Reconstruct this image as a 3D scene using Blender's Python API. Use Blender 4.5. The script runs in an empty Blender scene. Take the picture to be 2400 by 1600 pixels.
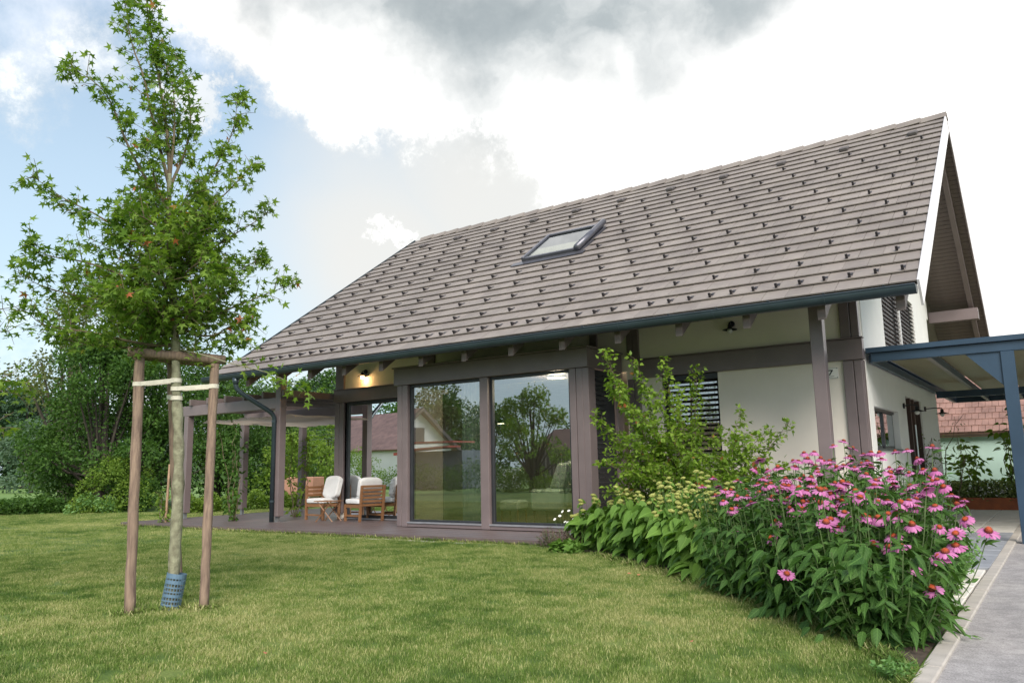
import bpy, bmesh, math, random
import numpy as np
from mathutils import Vector, Matrix, Euler
random.seed(7); RNG = np.random.default_rng(7)
scene = bpy.context.scene
COL = scene.collection
PI = math.pi
rad = math.radians
# ------------------------------------------------------------------ camera
FP = 1841.6                                   # focal length in pixels of a 2400 px wide picture
def _n(v):
    v = np.array(v, float); return v / np.linalg.norm(v)
_X = _n([2680, 345, FP]); _Y = _n([1300, -268, -FP]); _Y = _n(_Y - _X * (_X @ _Y)); _Z = np.cross(_X, _Y)
RM = np.array([_X, _Y, _Z]); CAM = np.array([0, 0, 1.15])
cam_d = bpy.data.cameras.new('camera'); cam = bpy.data.objects.new('camera', cam_d); COL.objects.link(cam)
cam.matrix_world = Matrix.Translation(Vector(CAM)) @ Matrix(RM.tolist()).to_4x4()
cam_d.sensor_width = 36; cam_d.lens = FP / 2400 * 36; cam_d.clip_start = 0.05; cam_d.clip_end = 3000
cam_d.dof.use_dof = False
scene.camera = cam
def ray(u, v): return _n(RM @ np.array([u - 1200, -(v - 800), -FP]))
def gnd(u, v, z=0.0):                          # surveyed point on a level plane
    d = ray(u, v); return CAM + d * ((z - CAM[2]) / d[2])
def onY(u, v, y):
    d = ray(u, v); return CAM + d * ((y - CAM[1]) / d[1])
def atr(u, v, r):                              # surveyed point at horizontal distance r
    d = ray(u, v); return CAM + d * (r / math.hypot(d[0], d[1]))
# ------------------------------------------------------------------ light
SUN_EL, SUN_AZ = 38.0, 141.0                    # azimuth measured from +Y (behind the house) towards +X
w = bpy.data.worlds.new('World'); scene.world = w; w.use_nodes = True
sun_d = bpy.data.lights.new('sun', 'SUN'); sun_d.energy = 1.6; sun_d.angle = rad(38); sun_d.color = (1.0, 0.93, 0.84)
sun = bpy.data.objects.new('sun', sun_d); COL.objects.link(sun)
_sd = Vector((math.sin(rad(SUN_AZ)) * math.cos(rad(SUN_EL)), math.cos(rad(SUN_AZ)) * math.cos(rad(SUN_EL)), math.sin(rad(SUN_EL))))
sun.rotation_euler = _sd.to_track_quat('Z', 'Y').to_euler()
scene.view_settings.view_transform = 'Standard'; scene.view_settings.look = 'None'
scene.view_settings.gamma = 1; scene.view_settings.use_curve_mapping = False
scene.view_settings.exposure = 1.55

def N(nt, t, **kw):
    n = nt.nodes.new(t)
    for k, v in kw.items():
        if k[0] == '_': setattr(n, k[1:], v)
        else:
            n.inputs[k.replace('__', ' ')].default_value = v
    return n
def L(nt, a, b): nt.links.new(a, b)
def ramp(nt, fac, stops, interp='LINEAR'):
    r = nt.nodes.new('ShaderNodeValToRGB'); r.color_ramp.interpolation = interp
    el = r.color_ramp.elements
    while len(el) < len(stops): el.new(0.5)
    for e, (p, c) in zip(el, stops):
        e.position = p; e.color = (c, c, c, 1) if isinstance(c, (int, float)) else (*c, 1)
    if fac is not None: nt.links.new(fac, r.inputs[0])
    return r
def mixc(nt, fac, a, b, mode='MIX'):
    m = nt.nodes.new('ShaderNodeMix'); m.data_type = 'RGBA'; m.blend_type = mode
    def put(s, v):
        if isinstance(v, (int, float)): s.default_value = v
        elif isinstance(v, tuple): s.default_value = (*v, 1)
        else: nt.links.new(v, s)
    put(m.inputs[0], fac); put(m.inputs[6], a); put(m.inputs[7], b)
    return m.outputs[2]
def math_(nt, op, a, b=None, c=None, clamp=False):
    m = nt.nodes.new('ShaderNodeMath'); m.operation = op; m.use_clamp = clamp
    for i, v in enumerate((a, b, c)):
        if v is None: continue
        if isinstance(v, (int, float)): m.inputs[i].default_value = v
        else: nt.links.new(v, m.inputs[i])
    return m.outputs[0]

def build_world():
    nt = w.node_tree; nt.nodes.clear()
    out = nt.nodes.new('ShaderNodeOutputWorld'); bg = nt.nodes.new('ShaderNodeBackground')
    sky = nt.nodes.new('ShaderNodeTexSky'); sky.sky_type = 'NISHITA'; sky.sun_disc = False
    sky.sun_elevation = rad(SUN_EL); sky.sun_rotation = rad(SUN_AZ); sky.air_density = 1.0; sky.dust_density = 1.2; sky.ozone_density = 1.4
    tc = nt.nodes.new('ShaderNodeTexCoord'); d = tc.outputs['Generated']
    # wind-torn edge: the direction is displaced by fractal noise before the cloud banks are looked up
    nz = N(nt, 'ShaderNodeTexNoise', Scale=6.0, Detail=11.0, Roughness=0.72); L(nt, d, nz.inputs['Vector'])
    off = nt.nodes.new('ShaderNodeVectorMath'); off.operation = 'MULTIPLY_ADD'
    L(nt, nz.outputs['Color'], off.inputs[0]); off.inputs[1].default_value = (0.26,) * 3; off.inputs[2].default_value = (-0.13,) * 3
    dd = nt.nodes.new('ShaderNodeVectorMath'); dd.operation = 'ADD'; L(nt, d, dd.inputs[0]); L(nt, off.outputs[0], dd.inputs[1])
    nz3 = N(nt, 'ShaderNodeTexNoise', Scale=2.2, Detail=5.0, Roughness=0.5); L(nt, d, nz3.inputs['Vector'])
    off2 = nt.nodes.new('ShaderNodeVectorMath'); off2.operation = 'MULTIPLY_ADD'
    L(nt, nz3.outputs['Color'], off2.inputs[0]); off2.inputs[1].default_value = (0.3,) * 3; off2.inputs[2].default_value = (-0.15,) * 3
    dsoft = nt.nodes.new('ShaderNodeVectorMath'); dsoft.operation = 'ADD'; L(nt, d, dsoft.inputs[0]); L(nt, off2.outputs[0], dsoft.inputs[1])
    def blob(vec, dirv, r0, r1):
        dv = nt.nodes.new('ShaderNodeVectorMath'); dv.operation = 'DISTANCE'
        L(nt, vec, dv.inputs[0]); dv.inputs[1].default_value = tuple(dirv)
        mr = nt.nodes.new('ShaderNodeMapRange'); mr.interpolation_type = 'SMOOTHSTEP'
        L(nt, dv.outputs['Value'], mr.inputs['Value']); mr.inputs['From Min'].default_value = r1; mr.inputs['From Max'].default_value = r0
        return mr.outputs['Result']
    def union(items):
        r = items[0]
        for i in items[1:]: r = math_(nt, 'MAXIMUM', r, i)
        return r
    sky_s = nt.nodes.new('ShaderNodeVectorMath'); sky_s.operation = 'SCALE'; L(nt, sky.outputs[0], sky_s.inputs[0]); sky_s.inputs['Scale'].default_value = 0.068
    # pale evening sky above a hazy horizon
    sep = nt.nodes.new('ShaderNodeSeparateXYZ'); L(nt, d, sep.inputs[0])
    hz = ramp(nt, sep.outputs['Z'], [(0.0, 0.9), (0.3, 0.6), (0.7, 0.15)])
    base = mixc(nt, hz.outputs[0], sky_s.outputs[0], (0.25, 0.31, 0.335))
    # big white bank to the right and over the house
    bank = union([blob(dd.outputs[0], ray(2500, 500), 0.40, 0.64), blob(dd.outputs[0], ray(2000, 150), 0.34, 0.44),
                  blob(dd.outputs[0], ray(1480, 0), 0.225, 0.29), blob(dd.outputs[0], ray(1080, -100), 0.20, 0.25),
                  blob(dd.outputs[0], ray(680, -110), 0.12, 0.18), blob(dd.outputs[0], ray(1400, 300), 0.08, 0.16)])
    tiny = union([blob(dd.outputs[0], ray(896, 540), 0.02, 0.034), blob(dd.outputs[0], ray(450, 270), 0.03, 0.05),
                  blob(dd.outputs[0], ray(190, 140), 0.0, 0.075), blob(dd.outputs[0], ray(40, 215), 0.0, 0.06)])
    white = math_(nt, 'MAXIMUM', bank, math_(nt, 'MULTIPLY', tiny, 0.7))
    # thin grey-cream veil under the bank
    veil = union([blob(dsoft.outputs[0], ray(1250, 560), 0.08, 0.34), blob(dsoft.outputs[0], ray(900, 700), 0.05, 0.27)])
    c1 = mixc(nt, math_(nt, 'MULTIPLY', veil, 0.9), base, (0.31, 0.305, 0.29))
    wn = N(nt, 'ShaderNodeTexNoise', Scale=3.4, Detail=9.0, Roughness=0.62); L(nt, d, wn.inputs['Vector'])
    wc = ramp(nt, wn.outputs['Fac'], [(0.28, (0.27, 0.27, 0.265)), (0.5, (0.55, 0.54, 0.525)), (0.72, (1.1, 1.07, 1.03))])
    edge = mixc(nt, math_(nt, 'POWER', white, 2.2), (0.31, 0.315, 0.31), wc.outputs[0])
    c2 = mixc(nt, white, c1, edge)
    # scattered small clouds elsewhere in the sky (right round the horizon)
    sc = N(nt, 'ShaderNodeTexNoise', Scale=2.3, Detail=8.0, Roughness=0.6); L(nt, d, sc.inputs['Vector'])
    scr = ramp(nt, sc.outputs['Fac'], [(0.54, 0.0), (0.78, 0.7)])
    c2b = mixc(nt, scr.outputs[0], c2, (0.68, 0.645, 0.63))
    # dark grey rain cloud hanging in front of the bank: a torn band
    def vm(op, a, b):
        n_ = nt.nodes.new('ShaderNodeVectorMath'); n_.operation = op
        for k_, v_ in enumerate((a, b)):
            if isinstance(v_, (tuple, list, np.ndarray)): n_.inputs[k_].default_value = tuple(v_)
            else: L(nt, v_, n_.inputs[k_])
        return n_
    def seg(vec, a, b, r0, r1):
        a = np.array(a); b = np.array(b); ab = b - a
        pa = vm('SUBTRACT', vec, a); t_ = math_(nt, 'DIVIDE', vm('DOT_PRODUCT', pa.outputs[0], ab).outputs['Value'], float(ab @ ab), clamp=True)
        sc_ = nt.nodes.new('ShaderNodeVectorMath'); sc_.operation = 'SCALE'; sc_.inputs[0].default_value = tuple(ab); L(nt, t_, sc_.inputs['Scale'])
        dv = vm('DISTANCE', pa.outputs[0], sc_.outputs[0]).outputs['Value']
        mr = nt.nodes.new('ShaderNodeMapRange'); mr.interpolation_type = 'SMOOTHSTEP'; L(nt, dv, mr.inputs['Value']); mr.inputs['From Min'].default_value = r1; mr.inputs['From Max'].default_value = r0
        return mr.outputs['Result']
    g1 = N(nt, 'ShaderNodeTexNoise', Scale=3.6, Detail=7.0, Roughness=0.55); L(nt, d, g1.inputs['Vector'])
    go = nt.nodes.new('ShaderNodeVectorMath'); go.operation = 'MULTIPLY_ADD'; L(nt, g1.outputs['Color'], go.inputs[0]); go.inputs[1].default_value = (0.34,) * 3; go.inputs[2].default_value = (-0.17,) * 3
    dg = vm('ADD', d, go.outputs[0]).outputs[0]
    grey = union([seg(dg, ray(560, -70), ray(1050, -10), 0.02, 0.13), seg(dg, ray(1000, -30), ray(1500, 60), 0.02, 0.17), seg(dg, ray(1450, 60), ray(1800, -80), 0.02, 0.15), seg(dg, ray(1480, 60), ray(1530, 130), 0.0, 0.09)])
    gn = N(nt, 'ShaderNodeTexNoise', Scale=5.0, Detail=8.0, Roughness=0.55); L(nt, dg, gn.inputs['Vector'])
    gc = ramp(nt, gn.outputs['Fac'], [(0.3, (0.105, 0.125, 0.136)), (0.52, (0.160, 0.18, 0.188)), (0.7, (0.30, 0.31, 0.31))])
    c3 = mixc(nt, math_(nt, 'MULTIPLY', grey, 0.96), c2b, gc.outputs[0])
    L(nt, c3, bg.inputs[0]); bg.inputs[1].default_value = 1.0
    L(nt, bg.outputs[0], out.inputs[0])
build_world()

# ------------------------------------------------------------------ materials
MATS = {}
def mat(name, col, rough=0.6, var=0.12, scale=6.0, bump=0.0, bscale=40.0, stretch=None, metal=0.0, spec=0.5, col2=None, coord='Object', detail=5.0):
    m = bpy.data.materials.new(name); m.use_nodes = True; nt = m.node_tree
    b = nt.nodes['Principled BSDF']; b.inputs['Roughness'].default_value = rough; b.inputs['Metallic'].default_value = metal
    b.inputs['Specular IOR Level'].default_value = spec
    tc = nt.nodes.new('ShaderNodeNewGeometry') if coord == 'World' else nt.nodes.new('ShaderNodeTexCoord')
    vec = tc.outputs['Position'] if coord == 'World' else tc.outputs['Object']
    mp = nt.nodes.new('ShaderNodeMapping'); L(nt, vec, mp.inputs[0])
    if stretch: mp.inputs['Scale'].default_value = stretch
    nz = N(nt, 'ShaderNodeTexNoise', Scale=scale, Detail=detail); L(nt, mp.outputs[0], nz.inputs['Vector'])
    c2 = col2 or tuple(min(1, c * (1 + var)) for c in col); c1 = col if col2 else tuple(c * (1 - var) for c in col)
    r = ramp(nt, nz.outputs['Fac'], [(0.3, c1), (0.7, c2)]); L(nt, r.outputs[0], b.inputs['Base Color'])
    rr = ramp(nt, nz.outputs['Fac'], [(0.3, min(1, rough * 0.88)), (0.7, min(1, rough * 1.1))]); L(nt, rr.outputs[0], b.inputs['Roughness'])
    if bump:
        n2 = N(nt, 'ShaderNodeTexNoise', Scale=bscale, Detail=4.0); L(nt, mp.outputs[0], n2.inputs['Vector'])
        bp = N(nt, 'ShaderNodeBump', Strength=bump, Distance=0.01); L(nt, n2.outputs['Fac'], bp.inputs['Height']); L(nt, bp.outputs[0], b.inputs['Normal'])
    MATS[name] = m; return m
def leafmat(name, c1, c2, trans=0.35, rough=0.5, accent=None, tcol=None, veins=0):
    m = bpy.data.materials.new(name); m.use_nodes = True; nt = m.node_tree
    b = nt.nodes['Principled BSDF']; b.inputs['Roughness'].default_value = rough; b.inputs['Specular IOR Level'].default_value = 0.22
    g = nt.nodes.new('ShaderNodeNewGeometry'); oi = nt.nodes.new('ShaderNodeObjectInfo')
    rnd = math_(nt, 'FRACT', math_(nt, 'ADD', g.outputs['Random Per Island'], oi.outputs['Random']))
    nz = N(nt, 'ShaderNodeTexNoise', Scale=1.1, Detail=2.0); L(nt, g.outputs['Position'], nz.inputs['Vector'])
    f = math_(nt, 'MULTIPLY_ADD', nz.outputs['Fac'], 0.9, math_(nt, 'MULTIPLY', rnd, 0.6)); f = math_(nt, 'SUBTRACT', f, 0.25, clamp=True)
    stops = [(0.0, c1), (1.0, c2)]
    r = ramp(nt, f, stops); col = r.outputs[0]
    if accent:
        a = ramp(nt, rnd, [(0.990, 0.0), (0.996, 1.0)]); col = mixc(nt, a.outputs[0], col, accent)
    if veins:
        m['leafuv'] = 1
        uv = nt.nodes.new('ShaderNodeUVMap'); uv.uv_map = 'leaf'; sp = nt.nodes.new('ShaderNodeSeparateXYZ'); L(nt, uv.outputs[0], sp.inputs[0])
        ay = math_(nt, 'ABSOLUTE', sp.outputs['Y']); q = math_(nt, 'SUBTRACT', sp.outputs['X'], math_(nt, 'MULTIPLY', ay, 1.1))
        wv = math_(nt, 'PINGPONG', math_(nt, 'MULTIPLY', q, veins), 0.5); side = ramp(nt, wv, [(0.0, 1.0), (0.10, 0.0)]); mid = ramp(nt, ay, [(0.006, 1.0), (0.022, 0.0)])
        vn = math_(nt, 'MAXIMUM', mid.outputs[0], math_(nt, 'MULTIPLY', side.outputs[0], 0.55))
        col = mixc(nt, math_(nt, 'MULTIPLY', vn, 0.55), col, tuple(min(1, c * 1.7 + .02) for c in c2))
        bp = N(nt, 'ShaderNodeBump', Strength=0.6, Distance=0.004); L(nt, math_(nt, 'ADD', wv, math_(nt, 'MULTIPLY', nz.outputs['Fac'], .3)), bp.inputs['Height']); L(nt, bp.outputs[0], b.inputs['Normal'])
    L(nt, col, b.inputs['Base Color'])
    t = nt.nodes.new('ShaderNodeBsdfTranslucent'); tm = mixc(nt, 1.0, col, tcol or (1.5, 1.6, 0.6), 'MULTIPLY'); L(nt, tm, t.inputs[0])
    mx = nt.nodes.new('ShaderNodeMixShader'); mx.inputs[0].default_value = trans
    L(nt, b.outputs[0], mx.inputs[1]); L(nt, t.outputs[0], mx.inputs[2]); L(nt, mx.outputs[0], nt.nodes['Material Output'].inputs[0])
    MATS[name] = m; return m
taupe = mat('taupe_paint', (0.160, 0.126, 0.126), 0.38, 0.10, 2.5, 0.10, 60, stretch=(1, 1, 1))
taupe_d = mat('taupe_wood_soffit', (0.135, 0.105, 0.098), 0.55, 0.15, 4, 0.12, 50)
plaster = mat('cream_plaster', (0.74, 0.675, 0.59), 0.85, 0.03, 3, 0.25, 220)
plaster_w = mat('white_plaster', (0.74, 0.73, 0.70), 0.85, 0.03, 3, 0.25, 220)
zinc = mat('green_grey_gutter_metal', (0.040, 0.058, 0.070), 0.32, 0.15, 3, 0.03, 10, metal=0.35)
antra = mat('dark_frame', (0.022, 0.024, 0.028), 0.4, 0.2, 5)
slatm = mat('blind_metal', (0.055, 0.055, 0.062), 0.28, 0.2, 5, metal=0.5)
blue = mat('blue_grey_steel', (0.024, 0.050, 0.085), 0.38, 0.18, 1.5, 0.05, 30)
woodch = mat('oiled_acacia', (0.17, 0.078, 0.033), 0.5, 0.0, 9, 0.15, 60, stretch=(1, 1, 8), col2=(0.27, 0.13, 0.055))
cushion = mat('grey_cushion', (0.70, 0.69, 0.68), 0.95, 0.05, 9, 0.35, 400)
stakem = mat('weathered_round_wood', (0.13, 0.085, 0.065), 0.85, 0.0, 7, 0.5, 40, stretch=(6, 6, 0.7), col2=(0.30, 0.215, 0.155))
bark = mat('lichen_bark', (0.13, 0.12, 0.075), 0.9, 0.0, 16, 0.8, 60, col2=(0.30, 0.30, 0.20))
barkd = mat('dark_bark', (0.055, 0.045, 0.035), 0.9, 0.3, 10, 0.5, 40)
concrete = mat('kerb_concrete', (0.42, 0.385, 0.34), 0.9, 0.14, 7, 0.4, 120)
corten = mat('rust_steel', (0.30, 0.085, 0.03), 0.8, 0.25, 6, 0.2, 60)
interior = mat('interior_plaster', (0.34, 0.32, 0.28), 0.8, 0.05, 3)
floor_in = mat('oak_floor', (0.20, 0.14, 0.085), 0.4, 0.2, 4, stretch=(1, 10, 1))
chairfab = mat('sage_upholstery', (0.42, 0.50, 0.44), 0.9, 0.06, 12, 0.2, 200)
sail = None
tiew = mat('cream_tie_band', (0.62, 0.58, 0.48), 0.8, 0.1, 30)
soil = mat('bed_soil', (0.075, 0.055, 0.040), 0.95, 0.4, 14, 0.9, 50, coord='World')
stemm = mat('green_stem', (0.09, 0.14, 0.045), 0.6, 0.25, 8)
stemb = mat('woody_stem', (0.13, 0.10, 0.06), 0.8, 0.25, 8)
petalm = leafmat('pink_petal', (0.42, 0.095, 0.27), (0.64, 0.25, 0.48), 0.25, 0.55, tcol=(1.2, 0.9, 1.1))
whitep = mat('white_petal', (0.8, 0.8, 0.76), 0.7, 0.05, 30)
whorlm = leafmat('yellow_green_whorl', (0.25, 0.28, 0.07), (0.42, 0.43, 0.14), 0.15, 0.8)
lf_tree = leafmat('star_leaf', (0.058, 0.138, 0.020), (0.225, 0.325, 0.055), 0.38, 0.45, accent=(0.42, 0.13, 0.06))
lf_phl = leafmat('big_sage_leaf', (0.070, 0.150, 0.026), (0.150, 0.270, 0.048), 0.25, 0.55, veins=9)
lf_cone = leafmat('coneflower_leaf', (0.024, 0.072, 0.015), (0.068, 0.145, 0.026), 0.22, 0.6, veins=6)
lf_shrub = leafmat('shrub_leaf', (0.085, 0.170, 0.022), (0.25, 0.36, 0.05), 0.40, 0.5, accent=(0.48, 0.16, 0.07))
lf_bgd = leafmat('dark_tree_leaf', (0.026, 0.072, 0.016), (0.088, 0.170, 0.030), 0.30, 0.6)
lf_bgl = leafmat('light_bush_leaf', (0.070, 0.140, 0.020), (0.20, 0.29, 0.045), 0.35, 0.6)
lf_far = leafmat('far_tree_leaf', (0.030, 0.070, 0.040), (0.065, 0.120, 0.060), 0.25, 0.8)
lf_soft = leafmat('soft_green_leaf', (0.10, 0.21, 0.06), (0.19, 0.33, 0.11), 0.3, 0.6)
lf_brown = leafmat('dry_purple_sprig', (0.10, 0.075, 0.06), (0.20, 0.13, 0.12), 0.15, 0.9)
sail = leafmat('cream_sail_fabric', (.62, .53, .44), (.68, .60, .51), .5, .9, tcol=(1.1, 1.05, 1.0))
def emis(name, col, s):
    m = bpy.data.materials.new(name); m.use_nodes = True; nt = m.node_tree
    b = nt.nodes['Principled BSDF']; b.inputs['Emission Color'].default_value = (*col, 1); b.inputs['Emission Strength'].default_value = s
    b.inputs['Base Color'].default_value = (*col, 1); return m
bulb = emis('lit_bulb', (1.0, 0.62, 0.25), 9.0); ledring = emis('lit_ceiling_light', (1.0, 0.86, 0.62), 3.2)
def glassmat(name, refl, tint, rough=0.0):
    m = bpy.data.materials.new(name); m.use_nodes = True; nt = m.node_tree; nt.nodes.clear()
    o = nt.nodes.new('ShaderNodeOutputMaterial'); g = nt.nodes.new('ShaderNodeBsdfGlossy'); t = nt.nodes.new('ShaderNodeBsdfTransparent')
    g.inputs['Roughness'].default_value = rough; g.inputs[0].default_value = (0.93, 0.97, 1.0, 1); t.inputs[0].default_value = (*tint, 1)
    fr = nt.nodes.new('ShaderNodeFresnel'); fr.inputs[0].default_value = 1.5
    nz = N(nt, 'ShaderNodeTexNoise', Scale=0.9, Detail=1.0); tc = nt.nodes.new('ShaderNodeTexCoord'); L(nt, tc.outputs['Object'], nz.inputs['Vector'])
    bp = N(nt, 'ShaderNodeBump', Strength=0.10, Distance=0.01); L(nt, nz.outputs['Fac'], bp.inputs['Height']); L(nt, bp.outputs[0], g.inputs['Normal'])
    f = math_(nt, 'ADD', fr.outputs[0], refl, clamp=True)
    mx = nt.nodes.new('ShaderNodeMixShader'); L(nt, f, mx.inputs[0]); L(nt, t.outputs[0], mx.inputs[1]); L(nt, g.outputs[0], mx.inputs[2]); L(nt, mx.outputs[0], o.inputs[0])
    return m
glass = glassmat('coated_window_glass', 0.34, (0.55, 0.60, 0.56))
roofglass = glassmat('skylight_glass', 0.0, (0.6, 0.65, 0.62))
def tilemat():
    m = bpy.data.materials.new('grey_brown_concrete_tile'); m.use_nodes = True; nt = m.node_tree
    b = nt.nodes['Principled BSDF']; b.inputs['Roughness'].default_value = 0.62
    g = nt.nodes.new('ShaderNodeNewGeometry'); oi = nt.nodes.new('ShaderNodeObjectInfo')
    rnd = math_(nt, 'FRACT', math_(nt, 'ADD', g.outputs['Random Per Island'], oi.outputs['Random']))
    nz = N(nt, 'ShaderNodeTexNoise', Scale=2.3, Detail=6.0, Roughness=0.6); L(nt, g.outputs['Position'], nz.inputs['Vector'])
    r = ramp(nt, nz.outputs['Fac'], [(0.3, (0.212, 0.182, 0.166)), (0.7, (0.290, 0.252, 0.222))])
    r2 = ramp(nt, rnd, [(0.0, 0.88), (1.0, 1.03)]); c = mixc(nt, 1.0, r.outputs[0], r2.outputs[0], 'MULTIPLY')
    li = N(nt, 'ShaderNodeTexNoise', Scale=11.0, Detail=7.0, Roughness=0.7); L(nt, g.outputs['Position'], li.inputs['Vector']); c = mixc(nt, ramp(nt, li.outputs['Fac'], [(0.58, 0.0), (0.70, 0.45)]).outputs[0], c, (0.30, 0.29, 0.20))
    st = N(nt, 'ShaderNodeTexNoise', Scale=0.55, Detail=4.0); L(nt, g.outputs['Position'], st.inputs['Vector']); c = mixc(nt, 1.0, c, ramp(nt, st.outputs['Fac'], [(0.35, 0.86), (0.65, 1.0)]).outputs[0], 'MULTIPLY')
    L(nt, c, b.inputs['Base Color'])
    n2 = N(nt, 'ShaderNodeTexNoise', Scale=90.0, Detail=3.0); L(nt, g.outputs['Position'], n2.inputs['Vector'])
    bp = N(nt, 'ShaderNodeBump', Strength=0.25, Distance=0.004); L(nt, n2.outputs['Fac'], bp.inputs['Height']); L(nt, bp.outputs[0], b.inputs['Normal'])
    return m
tile = tilemat()
def redtile():
    m = tilemat(); m.name = 'red_clay_tile'; nt = m.node_tree
    for n in nt.nodes:
        if n.type == 'VALTORGB' and n.color_ramp.elements[0].color[0] < 0.5:
            n.color_ramp.elements[0].color = (0.20, 0.095, 0.080, 1); n.color_ramp.elements[1].color = (0.40, 0.215, 0.175, 1)
    return m
redt = redtile()
def grassmat(name, blade=True):
    m = bpy.data.materials.new(name); m.use_nodes = True; nt = m.node_tree
    b = nt.nodes['Principled BSDF']; b.inputs['Roughness'].default_value = 0.75; b.inputs['Specular IOR Level'].default_value = 0.12
    g = nt.nodes.new('ShaderNodeNewGeometry'); oi = nt.nodes.new('ShaderNodeObjectInfo')
    big = N(nt, 'ShaderNodeTexNoise', Scale=0.45, Detail=3.0); L(nt, g.outputs['Position'], big.inputs['Vector'])
    mid = N(nt, 'ShaderNodeTexNoise', Scale=2.6, Detail=5.0, Roughness=0.65); L(nt, g.outputs['Position'], mid.inputs['Vector'])
    f = math_(nt, 'MULTIPLY_ADD', mid.outputs['Fac'], 0.65, math_(nt, 'MULTIPLY', big.outputs['Fac'], 0.5))
    green = ramp(nt, f, [(0.42, (0.068, 0.134, 0.028)), (0.57, (0.160, 0.240, 0.052)), (0.73, (0.280, 0.335, 0.100))])
    col = green.outputs[0]
    if blade:
        rnd = math_(nt, 'FRACT', math_(nt, 'ADD', g.outputs['Random Per Island'], oi.outputs['Random']))
        dry = ramp(nt, math_(nt, 'DIVIDE', math_(nt, 'ADD', rnd, math_(nt, 'MULTIPLY', f, 2.0)), 3.0), [(0.57, 0.0), (0.71, 0.85)])
        col = mixc(nt, dry.outputs[0], col, (0.43, 0.40, 0.21))
        br = ramp(nt, rnd, [(0.0, 0.7), (1.0, 1.25)]); col = mixc(nt, 1.0, col, br.outputs[0], 'MULTIPLY')
        t = nt.nodes.new('ShaderNodeBsdfTranslucent'); L(nt, mixc(nt, 1.0, col, (1.3, 1.3, 0.7), 'MULTIPLY'), t.inputs[0])
        mx = nt.nodes.new('ShaderNodeMixShader'); mx.inputs[0].default_value = 0.3
        L(nt, b.outputs[0], mx.inputs[1]); L(nt, t.outputs[0], mx.inputs[2]); L(nt, mx.outputs[0], nt.nodes['Material Output'].inputs[0])
    else:
        fine = N(nt, 'ShaderNodeTexNoise', Scale=60.0, Detail=4.0); L(nt, g.outputs['Position'], fine.inputs['Vector'])
        col = mixc(nt, 1.0, col, ramp(nt, fine.outputs['Fac'], [(0.3, 0.45), (0.7, 0.85)]).outputs[0], 'MULTIPLY')
    L(nt, col, b.inputs['Base Color']); return m
grass_b = grassmat('grass_blade'); grass_g = grassmat('lawn_ground', False)

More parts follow.
